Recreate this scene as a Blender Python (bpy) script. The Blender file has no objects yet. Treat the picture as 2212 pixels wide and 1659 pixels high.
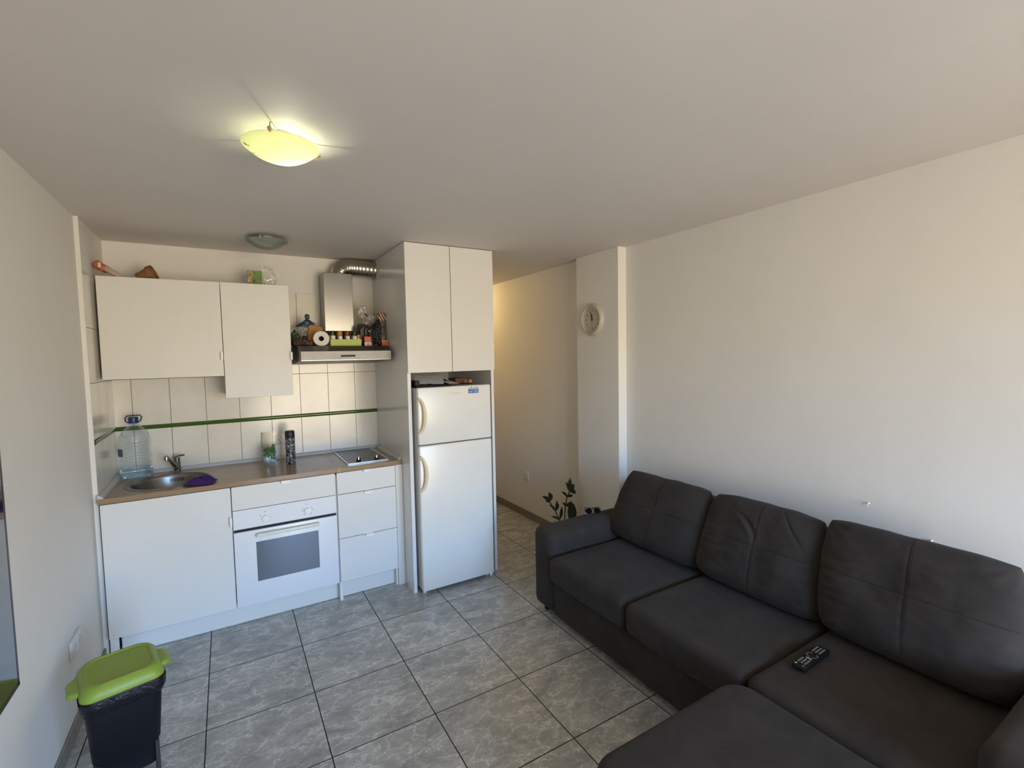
import bpy, bmesh, math, random
from mathutils import Vector, Matrix, noise
random.seed(7)
PI = math.pi
C = bpy.context.scene.collection
sc = bpy.context.scene

# ------------------------------------------------------------------ camera
cam_d = bpy.data.cameras.new('camera'); cam = bpy.data.objects.new('camera', cam_d); C.objects.link(cam)
yaw, pitch, roll = 0.5389, -0.0603, -0.0192
fw = Vector((math.sin(yaw)*math.cos(pitch), math.cos(yaw)*math.cos(pitch), math.sin(pitch)))
r0 = Vector((math.cos(yaw), -math.sin(yaw), 0)); u0 = r0.cross(fw)
rt = r0*math.cos(roll)+u0*math.sin(roll); up = u0*math.cos(roll)-r0*math.sin(roll)
cam.matrix_world = Matrix(((rt.x, up.x, -fw.x, 0.0098), (rt.y, up.y, -fw.y, -3.2893), (rt.z, up.z, -fw.z, 1.6504), (0, 0, 0, 1)))
cam_d.sensor_fit = 'HORIZONTAL'; cam_d.sensor_width = 36.0; cam_d.lens = 36.0*1030.05/2212
cam_d.clip_start = 0.02
sc.camera = cam

# ------------------------------------------------------------------ world: daylight outside, pale blue sky over warm sunlit surroundings
w = bpy.data.worlds.new('daylight'); sc.world = w; w.use_nodes = True
nt = w.node_tree; nt.nodes.clear()
tc = nt.nodes.new('ShaderNodeTexCoord'); sp = nt.nodes.new('ShaderNodeSeparateXYZ'); mr = nt.nodes.new('ShaderNodeMapRange')
mr.inputs['From Min'].default_value = -0.5; mr.inputs['From Max'].default_value = 0.5
cr = nt.nodes.new('ShaderNodeValToRGB'); bg = nt.nodes.new('ShaderNodeBackground'); wo = nt.nodes.new('ShaderNodeOutputWorld')
nt.links.new(tc.outputs['Generated'], sp.inputs[0]); nt.links.new(sp.outputs['Z'], mr.inputs['Value'])
nt.links.new(mr.outputs['Result'], cr.inputs['Fac']); nt.links.new(cr.outputs['Color'], bg.inputs['Color']); nt.links.new(bg.outputs[0], wo.inputs['Surface'])
e = cr.color_ramp.elements
e[0].position = 0.0; e[0].color = (0.30, 0.26, 0.215, 1)
e[1].position = 1.0; e[1].color = (0.22, 0.20, 0.175, 1)
for p, c in ((0.36, (0.56, 0.47, 0.36, 1)), (0.47, (0.66, 0.54, 0.365, 1)), (0.54, (0.62, 0.54, 0.395, 1)), (0.60, (0.39, 0.69, 1.18, 1)), (0.80, (0.40, 0.74, 1.34, 1)), (0.90, (0.24, 0.22, 0.19, 1))):
    q = e.new(p); q.color = c
bg.inputs['Strength'].default_value = 12.5

# light portal in the balcony opening behind the viewer
WX0, WX1, WZ0, WZ1, WY = 0.45, 2.35, 0.04, 2.18, -5.60
pd = bpy.data.lights.new('daylight_portal', 'AREA'); pd.shape = 'RECTANGLE'; pd.size = WX1-WX0; pd.size_y = WZ1-WZ0; pd.cycles.is_portal = True
po = bpy.data.objects.new('daylight_portal', pd); C.objects.link(po)
po.location = ((WX0+WX1)/2, WY-0.13, (WZ0+WZ1)/2); po.rotation_euler = (PI/2, 0, 0)   # shines towards +Y, into the room

vs = sc.view_settings
vs.view_transform = 'Standard'; vs.look = 'None'; vs.gamma = 1.0; vs.use_curve_mapping = False
vs.exposure = 1.05

# ------------------------------------------------------------------ materials
MATS = {}
def nodes(m):
    m.use_nodes = True
    return m.node_tree
class G:
    """small helper for node maths"""
    def __init__(s, nt): s.nt = nt
    def n(s, t, **k):
        x = s.nt.nodes.new(t)
        for a, b in k.items(): setattr(x, a, b)
        return x
    def put(s, sock, v):
        if isinstance(v, (int, float)): sock.default_value = v
        elif isinstance(v, (tuple, list)): sock.default_value = v
        else: s.nt.links.new(v, sock)
    def m(s, op, a, b=None, c=None):
        x = s.n('ShaderNodeMath', operation=op); s.put(x.inputs[0], a)
        if b is not None: s.put(x.inputs[1], b)
        if c is not None: s.put(x.inputs[2], c)
        return x.outputs[0]
    def mix(s, f, a, b):
        x = s.n('ShaderNodeMix', data_type='RGBA'); s.put(x.inputs[0], f); s.put(x.inputs[6], a); s.put(x.inputs[7], b); return x.outputs[2]
    def ramp(s, f, stops):
        x = s.n('ShaderNodeValToRGB'); s.put(x.inputs[0], f); e = x.color_ramp.elements
        e[0].position, e[0].color = stops[0][0], (*stops[0][1], 1); e[1].position, e[1].color = stops[-1][0], (*stops[-1][1], 1)
        for p, c in stops[1:-1]:
            q = e.new(p); q.color = (*c, 1)
        return x.outputs[0]
    def noise(s, vec, scale, detail=4, rough=.5, dist=0):
        x = s.n('ShaderNodeTexNoise'); s.put(x.inputs['Vector'], vec); x.inputs['Scale'].default_value = scale
        x.inputs['Detail'].default_value = detail; x.inputs['Roughness'].default_value = rough; x.inputs['Distortion'].default_value = dist
        return x
    def bump(s, h, strength=.2, dist=.01):
        x = s.n('ShaderNodeBump'); s.put(x.inputs['Height'], h); x.inputs['Strength'].default_value = strength; x.inputs['Distance'].default_value = dist
        return x.outputs[0]
def srgb(r, g, b):
    f = lambda c: (c/255/12.92) if c/255 <= .04045 else ((c/255+.055)/1.055)**2.4
    return (f(r), f(g), f(b))
def P(name, col, rough=.5, metal=0, spec=.5, coat=0, var=0, vscale=8, bump=0, bscale=60, sheen=0, emis=None, estr=0, bdist=.002):
    if name in MATS: return MATS[name]
    m = bpy.data.materials.new(name); t = nodes(m); g = G(t); b = t.nodes['Principled BSDF']
    b.inputs['Base Color'].default_value = (*col, 1); b.inputs['Roughness'].default_value = rough
    b.inputs['Metallic'].default_value = metal; b.inputs['Specular IOR Level'].default_value = spec; b.inputs['Coat Weight'].default_value = coat
    co = g.n('ShaderNodeTexCoord').outputs['Object']
    if var:
        nz = g.noise(co, vscale, 5, .6)
        hi = tuple(min(1, c*(1+var)) for c in col); lo = tuple(c*(1-var) for c in col)
        g.put(b.inputs['Base Color'], g.ramp(nz.outputs[0], [(.3, lo), (.7, hi)]))
    if bump:
        nz = g.noise(co, bscale, 4, .6); g.put(b.inputs['Normal'], g.bump(nz.outputs[0], bump, bdist))
    if sheen:
        b.inputs['Sheen Weight'].default_value = sheen; b.inputs['Sheen Roughness'].default_value = .4
    if emis: b.inputs['Emission Color'].default_value = (*emis, 1); b.inputs['Emission Strength'].default_value = estr
    MATS[name] = m; return m
def clear(name, tint=(.9, .95, .97), amount=.12, rough=.05, base=0.0, alpha_noise=0, fm=.3):
    """thin clear plastic or glass: see-through with a fresnel gloss and a little milky body"""
    if name in MATS: return MATS[name]
    m = bpy.data.materials.new(name); t = nodes(m); t.nodes.clear(); g = G(t)
    out = g.n('ShaderNodeOutputMaterial'); tr = g.n('ShaderNodeBsdfTransparent'); gl = g.n('ShaderNodeBsdfGlossy'); df = g.n('ShaderNodeBsdfDiffuse')
    tr.inputs[0].default_value = (*tint, 1); gl.inputs['Roughness'].default_value = rough; gl.inputs[0].default_value = (1, 1, 1, 1)
    df.inputs[0].default_value = (*[min(1, c*1.0) for c in tint], 1)
    lw = g.n('ShaderNodeLayerWeight'); lw.inputs[0].default_value = .35
    f = g.m('ADD', g.m('MULTIPLY', lw.outputs['Facing'], fm), amount)
    m1 = g.n('ShaderNodeMixShader'); g.put(m1.inputs[0], f); t.links.new(tr.outputs[0], m1.inputs[1]); t.links.new(gl.outputs[0], m1.inputs[2])
    m2 = g.n('ShaderNodeMixShader'); m2.inputs[0].default_value = base
    if alpha_noise:
        co = g.n('ShaderNodeTexCoord').outputs['Object']; nz = g.noise(co, alpha_noise, 4, .6)
        g.put(m2.inputs[0], g.m('MULTIPLY', g.m('GREATER_THAN', nz.outputs[0], .5), base*2))
    t.links.new(m1.outputs[0], m2.inputs[1]); t.links.new(df.outputs[0], m2.inputs[2]); t.links.new(m2.outputs[0], out.inputs[0])
    MATS[name] = m; return m

def mat_floor():
    m = bpy.data.materials.new('marble_floor_tile'); t = nodes(m); g = G(t); b = t.nodes['Principled BSDF']
    geo = g.n('ShaderNodeNewGeometry'); s = g.n('ShaderNodeSeparateXYZ'); g.put(s.inputs[0], geo.outputs['Position'])
    S = .4537
    u = g.m('DIVIDE', g.m('ADD', s.outputs[0], .1434+S*10), S); v = g.m('DIVIDE', g.m('ADD', s.outputs[1], .3714+S*10), S)
    fu, fv = g.m('FRACT', u), g.m('FRACT', v); iu, iv = g.m('FLOOR', u), g.m('FLOOR', v)
    du = g.m('MINIMUM', fu, g.m('SUBTRACT', 1, fu)); dv = g.m('MINIMUM', fv, g.m('SUBTRACT', 1, fv))
    grout = g.m('LESS_THAN', g.m('MINIMUM', du, dv), .0052)
    # each tile shows its own cut of stone
    off = g.n('ShaderNodeCombineXYZ'); g.put(off.inputs[0], g.m('MULTIPLY', iu, 3.71)); g.put(off.inputs[1], g.m('MULTIPLY', iv, 5.13)); g.put(off.inputs[2], g.m('MULTIPLY', g.m('ADD', iu, iv), 1.7))
    base = g.n('ShaderNodeCombineXYZ'); g.put(base.inputs[0], fu); g.put(base.inputs[1], fv)
    ad = g.n('ShaderNodeVectorMath', operation='ADD'); g.put(ad.inputs[0], base.outputs[0]); g.put(ad.inputs[1], off.outputs[0])
    # stretch along a diagonal
    mp = g.n('ShaderNodeMapping'); g.put(mp.inputs[0], ad.outputs[0]); mp.inputs['Rotation'].default_value = (0, 0, .5); mp.inputs['Scale'].default_value = (1.0, 1.7, 1)
    vec = mp.outputs[0]
    n1 = g.noise(vec, 2.2, 8, .68, .6); n2 = g.noise(vec, 4.2, 6, .7)
    wv = g.n('ShaderNodeMix', data_type='VECTOR'); wv.inputs[0].default_value = .32; g.put(wv.inputs[4], vec); g.put(wv.inputs[5], n2.outputs['Color'])
    vo = g.n('ShaderNodeTexVoronoi', feature='DISTANCE_TO_EDGE'); g.put(vo.inputs['Vector'], wv.outputs[1]); vo.inputs['Scale'].default_value = 4.5
    vo2 = g.n('ShaderNodeTexVoronoi', feature='DISTANCE_TO_EDGE'); g.put(vo2.inputs['Vector'], wv.outputs[1]); vo2.inputs['Scale'].default_value = 9.5
    v1 = g.m('SUBTRACT', 1, g.m('MINIMUM', g.m('MULTIPLY', vo.outputs[0], 26), 1)); v2 = g.m('SUBTRACT', 1, g.m('MINIMUM', g.m('MULTIPLY', vo2.outputs[0], 20), 1))
    msk = g.m('MULTIPLY', g.m('ADD', v1, g.m('MULTIPLY', v2, .6)), g.m('MULTIPLY', g.m('MAXIMUM', g.m('SUBTRACT', n1.outputs[0], .34), 0), 5.0))
    col = g.ramp(n1.outputs[0], [(.28, srgb(138, 138, 136)), (.46, srgb(166, 166, 163)), (.54, srgb(175, 175, 171)), (.72, srgb(196, 195, 191))])
    col = g.mix(g.m('MINIMUM', g.m('MULTIPLY', msk, 1.1), .9), col, (*srgb(226, 224, 216), 1))
    col = g.mix(grout, col, (*srgb(30, 30, 30), 1))
    g.put(b.inputs['Base Color'], col)
    g.put(b.inputs['Roughness'], g.m('ADD', .24, g.m('ADD', g.m('MULTIPLY', grout, .6), g.m('MULTIPLY', n2.outputs[0], .1))))
    b.inputs['Specular IOR Level'].default_value = .5
    bn = g.noise(geo.outputs['Position'], 5, 2, .5)
    g.put(b.inputs['Normal'], g.bump(g.m('SUBTRACT', g.m('MULTIPLY', bn.outputs[0], .3), grout), .25, .002))
    return m
def mat_walltile(axis):
    m = bpy.data.materials.new('cream_wall_tile_'+axis); t = nodes(m); g = G(t); b = t.nodes['Principled BSDF']
    geo = g.n('ShaderNodeNewGeometry'); s = g.n('ShaderNodeSeparateXYZ'); g.put(s.inputs[0], geo.outputs['Position'])
    if axis == 'x': u = g.m('DIVIDE', g.m('ADD', s.outputs[0], .3268+.2032*10), .2032)
    else: u = g.m('DIVIDE', g.m('ADD', s.outputs[1], -.666+.2032*10), .2032)
    fu = g.m('FRACT', u); du = g.m('MULTIPLY', g.m('MINIMUM', fu, g.m('SUBTRACT', 1, fu)), .2032)
    v = g.m('DIVIDE', g.m('ADD', s.outputs[2], -1.5404+.3034*10), .3034); fv = g.m('FRACT', v); dv = g.m('MULTIPLY', g.m('MINIMUM', fv, g.m('SUBTRACT', 1, fv)), .3034)
    line = g.m('LESS_THAN', g.m('MINIMUM', du, g.m('ADD', dv, g.m('MULTIPLY', g.m('LESS_THAN', s.outputs[2], 1.3), 1))), .0017)
    nz = g.noise(geo.outputs['Position'], 6, 5, .6)
    col = g.ramp(nz.outputs[0], [(.3, srgb(226, 219, 205)), (.7, srgb(236, 230, 217))])
    col = g.mix(line, col, (*srgb(128, 118, 104), 1))
    g.put(b.inputs['Base Color'], col); g.put(b.inputs['Roughness'], g.m('ADD', .17, g.m('MULTIPLY', line, .6)))
    n3 = g.noise(geo.outputs['Position'], 9, 2, .5)
    g.put(b.inputs['Normal'], g.bump(g.m('SUBTRACT', g.m('MULTIPLY', n3.outputs[0], .5), line), .3, .0015))
    return m
def mat_plaster(name, col, bs=90, st=.18):
    m = bpy.data.materials.new(name); t = nodes(m); g = G(t); b = t.nodes['Principled BSDF']
    geo = g.n('ShaderNodeNewGeometry'); n0 = g.noise(geo.outputs['Position'], 1.3, 4, .6); n1 = g.noise(geo.outputs['Position'], bs, 3, .6); n2 = g.noise(geo.outputs['Position'], 3.5, 3, .5)
    lo = tuple(c*.95 for c in col)
    g.put(b.inputs['Base Color'], g.ramp(n0.outputs[0], [(.3, lo), (.65, col)])); b.inputs['Roughness'].default_value = .62
    b.inputs['Specular IOR Level'].default_value = .3
    h = g.m('ADD', g.m('MULTIPLY', n1.outputs[0], .12), g.m('MULTIPLY', n2.outputs[0], 1.0))
    g.put(b.inputs['Normal'], g.bump(h, st, .012)); return m
def mat_wood():
    m = bpy.data.materials.new('worktop_laminate'); t = nodes(m); g = G(t); b = t.nodes['Principled BSDF']
    co = g.n('ShaderNodeTexCoord').outputs['Object']; mp = g.n('ShaderNodeMapping'); g.put(mp.inputs[0], co); mp.inputs['Scale'].default_value = (2.5, 60, 60)
    n1 = g.noise(mp.outputs[0], 2.5, 6, .6, .4)
    g.put(b.inputs['Base Color'], g.ramp(n1.outputs[0], [(.25, srgb(138, 112, 82)), (.5, srgb(156, 129, 97)), (.75, srgb(170, 143, 110))]))
    b.inputs['Roughness'].default_value = .22; g.put(b.inputs['Normal'], g.bump(n1.outputs[0], .05, .002)); return m
def mat_fabric():
    m = bpy.data.materials.new('charcoal_microfibre'); t = nodes(m); g = G(t); b = t.nodes['Principled BSDF']
    geo = g.n('ShaderNodeNewGeometry'); n1 = g.noise(geo.outputs['Position'], 7, 5, .65, .6); n2 = g.noise(geo.outputs['Position'], 420, 2, .5)
    g.put(b.inputs['Base Color'], g.ramp(n1.outputs[0], [(.3, srgb(46, 41, 37)), (.7, srgb(60, 54, 50))]))
    b.inputs['Roughness'].default_value = .9; b.inputs['Specular IOR Level'].default_value = .15
    b.inputs['Sheen Weight'].default_value = .05; b.inputs['Sheen Roughness'].default_value = .6
    g.put(b.inputs['Normal'], g.bump(g.m('ADD', g.m('MULTIPLY', n2.outputs[0], .12), g.m('MULTIPLY', n1.outputs[0], 1)), .35, .004)); return m
def mat_steel(name='brushed_steel', col=(.40, .385, .37), rough=.40, vertical=True):
    if name in MATS: return MATS[name]
    m = bpy.data.materials.new(name); t = nodes(m); g = G(t); b = t.nodes['Principled BSDF']
    co = g.n('ShaderNodeTexCoord').outputs['Object']; mp = g.n('ShaderNodeMapping'); g.put(mp.inputs[0], co)
    mp.inputs['Scale'].default_value = (300, 300, 4) if vertical else (4, 300, 300)
    n1 = g.noise(mp.outputs[0], 1, 3, .6)
    b.inputs['Base Color'].default_value = (*col, 1); b.inputs['Metallic'].default_value = 1
    g.put(b.inputs['Roughness'], g.m('ADD', rough-.05, g.m('MULTIPLY', n1.outputs[0], .12))); g.put(b.inputs['Normal'], g.bump(n1.outputs[0], .05, .001))
    MATS[name] = m; return m
def mat_spots(name, a, b_, scale, thr, rough=.5, vor=False, cols=None):
    """two or more printed colours in irregular patches"""
    m = bpy.data.materials.new(name); t = nodes(m); g = G(t); b = t.nodes['Principled BSDF']
    co = g.n('ShaderNodeTexCoord').outputs['Object']
    nz = g.noise(co, scale, 4, .6, .5)
    st = cols or [(thr-.02, a), (thr+.02, b_)]
    g.put(b.inputs['Base Color'], g.ramp(nz.outputs[0], st)); b.inputs['Roughness'].default_value = rough
    MATS[name] = m; return m
def mat_stripes(name, a, b_, period, rot, rough=.5):
    m = bpy.data.materials.new(name); t = nodes(m); g = G(t); b = t.nodes['Principled BSDF']
    co = g.n('ShaderNodeTexCoord').outputs['Object']; mp = g.n('ShaderNodeMapping'); g.put(mp.inputs[0], co); mp.inputs['Rotation'].default_value = rot
    s = g.n('ShaderNodeSeparateXYZ'); g.put(s.inputs[0], mp.outputs[0])
    f = g.m('LESS_THAN', g.m('FRACT', g.m('DIVIDE', s.outputs[0], period)), .35)
    g.put(b.inputs['Base Color'], g.mix(f, (*a, 1), (*b_, 1))); b.inputs['Roughness'].default_value = rough; MATS[name] = m; return m

M_floor = mat_floor(); M_wt_x = mat_walltile('x'); M_wt_y = mat_walltile('y')
M_wall = mat_plaster('wall_paint', srgb(238, 234, 226)); M_ceil = mat_plaster('ceiling_paint', srgb(226, 219, 211), 60, .1)
M_wood = mat_wood(); M_fab = mat_fabric(); M_steel = mat_steel(col=(.25, .24, .23), rough=.22)
M_steel_h = mat_steel('brushed_steel_horizontal', (.30, .285, .27), .30, False)
M_white = P('white_laminate', srgb(232, 229, 222), .38, var=.015, vscale=3)
M_edge = P('white_edge_band', srgb(238, 234, 228), .35)
M_panel = P('grey_white_panel', srgb(234, 232, 226), .16, coat=.12, var=.02, vscale=4)
M_tab = P('pale_tab_handle', srgb(252, 250, 246), .3)
M_ovenw = P('oven_enamel', srgb(238, 238, 238), .3)
M_fridge = P('fridge_enamel', srgb(240, 236, 226), .25, var=.02, vscale=5)
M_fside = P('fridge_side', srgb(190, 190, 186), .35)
M_yellow = P('yellowed_plastic', srgb(230, 217, 178), .35)
M_black = P('black_plastic', (.006, .006, .007), .45, spec=.3)
M_dark = P('dark_gap', (.01, .01, .01), .6)
M_green = P('green_glaze', srgb(72, 100, 40), .10)
M_lime = P('lime_plastic', srgb(140, 162, 58), .45, var=.03, vscale=9)
M_plug = P('socket_plastic', srgb(232, 229, 222), .35)
M_skirt = P('marble_skirting', srgb(130, 122, 108), .3, var=.18, vscale=14)
M_chrome = P('chrome', (.34, .33, .32), .12, metal=1)
M_seal = P('grey_seal_strip', srgb(196, 198, 198), .3)

# ------------------------------------------------------------------ mesh helpers
WM = {}
class MB:
    def __init__(s): s.bm = bmesh.new()
    def merge(s, b, mat=None):
        if mat is not None: bmesh.ops.transform(b, matrix=mat, verts=b.verts)
        me = bpy.data.meshes.new('t'); b.to_mesh(me); b.free(); s.bm.from_mesh(me); bpy.data.meshes.remove(me); return s
    def box(s, x0, x1, y0, y1, z0, z1, bev=0, seg=2, mat=None):
        b = bmesh.new(); bmesh.ops.create_cube(b, size=1)
        for v in b.verts: v.co = Vector(((x0+x1)/2+v.co.x*(x1-x0), (y0+y1)/2+v.co.y*(y1-y0), (z0+z1)/2+v.co.z*(z1-z0)))
        if bev: bmesh.ops.bevel(b, geom=list(b.edges), offset=bev, segments=seg, affect='EDGES', profile=.5)
        return s.merge(b, mat)
    def lathe(s, prof, c=(0, 0, 0), n=40, mat=None, squash=(1, 1), cap=True):
        b = bmesh.new(); rings = []
        for r, z in prof:
            if r < 1e-6: rings.append([b.verts.new((0, 0, z))])
            else: rings.append([b.verts.new((r*squash[0]*math.cos(2*PI*i/n), r*squash[1]*math.sin(2*PI*i/n), z)) for i in range(n)])
        for A, B in zip(rings, rings[1:]):
            for i in range(n):
                j = (i+1) % n
                if len(A) == 1 and len(B) == 1: continue
                if len(A) == 1: b.faces.new((A[0], B[j], B[i]))
                elif len(B) == 1: b.faces.new((A[i], A[j], B[0]))
                else: b.faces.new((A[i], A[j], B[j], B[i]))
        bmesh.ops.recalc_face_normals(b, faces=b.faces)
        M = Matrix.Translation(c) @ mat if mat is not None else Matrix.Translation(c)
        return s.merge(b, M)
    def cyl(s, p0, p1, r, n=20, r2=None, bev=0):
        p0, p1 = Vector(p0), Vector(p1); d = p1-p0; L = d.length
        q = d.to_track_quat('Z', 'Y').to_matrix().to_4x4(); r2 = r if r2 is None else r2
        if bev: pr = [(0, 0), (r-bev, 0), (r, bev), (r2, L-bev), (r2-bev, L), (0, L)]
        else: pr = [(0, 0), (r, 0), (r2, L), (0, L)]
        return s.lathe(pr, p0, n, q)
    def tube(s, pts, r, n=12, flat=1.0, caps=True):
        pts = [Vector(p) for p in pts]; b = bmesh.new(); rings = []; nrm = None
        for i, p in enumerate(pts):
            t = (pts[min(i+1, len(pts)-1)]-pts[max(i-1, 0)]).normalized()
            if nrm is None:
                a = Vector((0, 0, 1)) if abs(t.z) < .9 else Vector((0, 1, 0)); nrm = (a-t*a.dot(t)).normalized()
            else: nrm = (nrm-t*nrm.dot(t)).normalized()
            bn = t.cross(nrm); rr = r[i] if isinstance(r, (list, tuple)) else r
            rings.append([b.verts.new(p+nrm*rr*math.cos(2*PI*k/n)+bn*rr*flat*math.sin(2*PI*k/n)) for k in range(n)])
        for A, B in zip(rings, rings[1:]):
            for k in range(n): b.faces.new((A[k], A[(k+1) % n], B[(k+1) % n], B[k]))
        if caps: b.faces.new(rings[0][::-1]); b.faces.new(rings[-1])
        bmesh.ops.recalc_face_normals(b, faces=b.faces); return s.merge(b)
    def rbox(s, c, size, r, n=16, fn=None, mat=None):
        """rounded box with a dense grid; fn(p, unit) may move each point"""
        b = bmesh.new(); bmesh.ops.create_cube(b, size=2); bmesh.ops.subdivide_edges(b, edges=b.edges, cuts=n, use_grid_fill=True)
        h = Vector(size)/2
        for v in b.verts:
            q = v.co.copy(); p = Vector([math.copysign(abs(q[i])**.8, q[i])*h[i] for i in range(3)])
            cl = Vector([max(-(h[i]-r), min(h[i]-r, p[i])) for i in range(3)]); d = p-cl
            if d.length > 1e-9: p = cl+d.normalized()*min(r, d.length) if sum(1 for i in range(3) if abs(d[i]) > 1e-9) == 1 else cl+d.normalized()*r
            if fn: p = fn(p, q)
            v.co = p
        M = Matrix.Translation(c) @ mat if mat is not None else Matrix.Translation(c)
        return s.merge(b, M)
    def prism(s, poly, z0, z1, mat=None, bev=0):
        b = bmesh.new(); A = [b.verts.new((x, y, z0)) for x, y in poly]; B = [b.verts.new((x, y, z1)) for x, y in poly]
        b.faces.new(A[::-1]); b.faces.new(B)
        for i in range(len(poly)): j = (i+1) % len(poly); b.faces.new((A[i], A[j], B[j], B[i]))
        bmesh.ops.recalc_face_normals(b, faces=b.faces)
        if bev: bmesh.ops.bevel(b, geom=list(b.edges), offset=bev, segments=2, affect='EDGES')
        return s.merge(b, mat)
    def faces(s, vs_, fs):
        V = [s.bm.verts.new(v) for v in vs_]
        for f in fs: s.bm.faces.new([V[i] for i in f])
        return s
    def blob(s, c, size, amp=.2, freq=3, seed=0, sub=4, mat=None, fn=None):
        b = bmesh.new(); bmesh.ops.create_icosphere(b, subdivisions=sub, radius=1)
        for v in b.verts:
            n = v.co.normalized(); d = 1+amp*(noise.noise(n*freq+Vector((seed, seed*.7, 0)))+.5*noise.noise(n*freq*2.3+Vector((seed, 0, seed)))+.25*noise.noise(n*freq*5+Vector((0, seed, 9))))
            v.co = Vector((n.x*d*size[0], n.y*d*size[1], n.z*d*size[2]))
            if fn: v.co = fn(v.co)
        M = Matrix.Translation(c) @ mat if mat is not None else Matrix.Translation(c)
        return s.merge(b, M)
    def build(s, name, m, parent=None, smooth=True, ang=35, label=None, **k):
        me = bpy.data.meshes.new(name); bm = s.bm
        o = bpy.data.objects.new(name, me); C.objects.link(o)
        if parent is not None:
            W_ = WM[parent.name]; o.parent = parent; bmesh.ops.transform(bm, matrix=W_.inverted(), verts=bm.verts); WM[o.name] = W_
        else:
            xs = [v.co for v in bm.verts]; base = Vector(((min(v.x for v in xs)+max(v.x for v in xs))/2, (min(v.y for v in xs)+max(v.y for v in xs))/2, min(v.z for v in xs)))
            bmesh.ops.translate(bm, vec=-base, verts=bm.verts); o.location = base; WM[o.name] = Matrix.Translation(base)
        bm.to_mesh(me); bm.free(); me.materials.append(m)
        if smooth:
            for p in me.polygons: p.use_smooth = True
            try: me.set_sharp_from_angle(angle=math.radians(ang))
            except Exception: pass
        if label: o['label'] = label
        return o
def thing(name, label, cat, loc=(0, 0, 0), rz=0, group=None):
    o = bpy.data.objects.new(name, None); C.objects.link(o); o.location = loc; o.rotation_euler = (0, 0, rz); o.empty_display_size = .05
    WM[o.name] = Matrix.Translation(loc) @ Matrix.Rotation(rz, 4, 'Z'); o['label'] = label; o['category'] = cat
    if group: o['group'] = group
    return o
def tag(o, label, cat, group=None):
    o['label'] = label; o['category'] = cat
    if group: o['group'] = group
    return o
def struct(o, label=None):
    o['kind'] = 'structure'
    if label: o['label'] = label
    return o
def text_mb(txt, size, mat, ext=.0006):
    cu = bpy.data.curves.new('t', 'FONT'); cu.body = txt; cu.size = size; cu.extrude = ext; cu.align_x = 'CENTER'; cu.align_y = 'CENTER'
    ob = bpy.data.objects.new('t', cu); C.objects.link(ob); bpy.context.view_layer.update()
    me = bpy.data.meshes.new_from_object(ob.evaluated_get(bpy.context.evaluated_depsgraph_get())); bpy.data.objects.remove(ob); bpy.data.curves.remove(cu)
    me.transform(mat); return me

H = 2.4248; XL = -.6434; XN = -.6235; XR = 2.566; YB = .666; YS = .0746
# ------------------------------------------------------------------ room shell
struct(MB().box(-.85, 2.8, -5.85, 4.2, -.12, 0).build('floor', M_floor, smooth=False), 'grey marbled square floor tiles with dark joints')
struct(MB().box(-.85, 2.8, -5.85, 4.2, H, H+.12).build('ceiling', M_ceil, smooth=False), 'plain painted ceiling')
mb = MB(); mb.prism([(-.85, -5.85), (XL, -5.85), (XL, YS), (XN, YS), (XN, YS+.008), (XN-.006, YS+.008), (XN-.006, YB+.14), (-.85, YB+.14)], 0, H)
struct(mb.build('wall_left', M_wall, smooth=False), 'plain white left wall stepping in at the kitchen recess')
struct(MB().box(-.85, 1.75, YB, YB+.14, 0, H).build('wall_back', M_wall, smooth=False))
struct(MB().box(XR, 2.8, -5.85, 4.2, 0, H).build('wall_right', M_wall, smooth=False))
struct(MB().box(2.486, XR, -.681, -.199, 0, H, .002, 1).build('wall_column', M_wall, smooth=False), 'shallow wall pier carrying the clock')
struct(MB().box(1.64, 1.75, YB+.14, 4.2, 0, H).build('wall_hallway', M_wall, smooth=False))
struct(MB().box(1.75, XR, 4.06, 4.2, 0, H).build('wall_hallway_end', M_wall, smooth=False))
mb = MB(); mb.box(-.85, WX0, -5.85, WY, 0, H); mb.box(WX1, 2.8, -5.85, WY, 0, H); mb.box(WX0, WX1, -5.85, WY, WZ1, H); mb.box(WX0, WX1, -5.85, WY, 0, WZ0)
struct(mb.build('wall_rear', M_wall, smooth=False))
# balcony window in the rear wall
M_alu = P('white_aluminium', srgb(225, 225, 225), .35)
M_pane = clear('window_glass', (.97, .98, .98), .03, .02)
mb = MB(); yw0, yw1 = WY-.16, WY-.11; cx = (WX0+WX1)/2
for a, b in ((WX0, WX0+.05), (WX1-.05, WX1), (cx-.03, cx+.03)): mb.box(a, b, yw0, yw1, WZ0, WZ1)
for a, b in ((WZ0, WZ0+.06), (WZ1-.05, WZ1)): mb.box(WX0, WX1, yw0, yw1, a, b)
wf = struct(mb.build('window_1', M_alu, smooth=False), 'white framed sliding balcony window')
for a, b in ((WX0+.05, cx-.03), (cx+.03, WX1-.05)): MB().box(a, b, WY-.138, WY-.133, WZ0+.06, WZ1-.05).build('pane', M_pane, wf, smooth=False)

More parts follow.
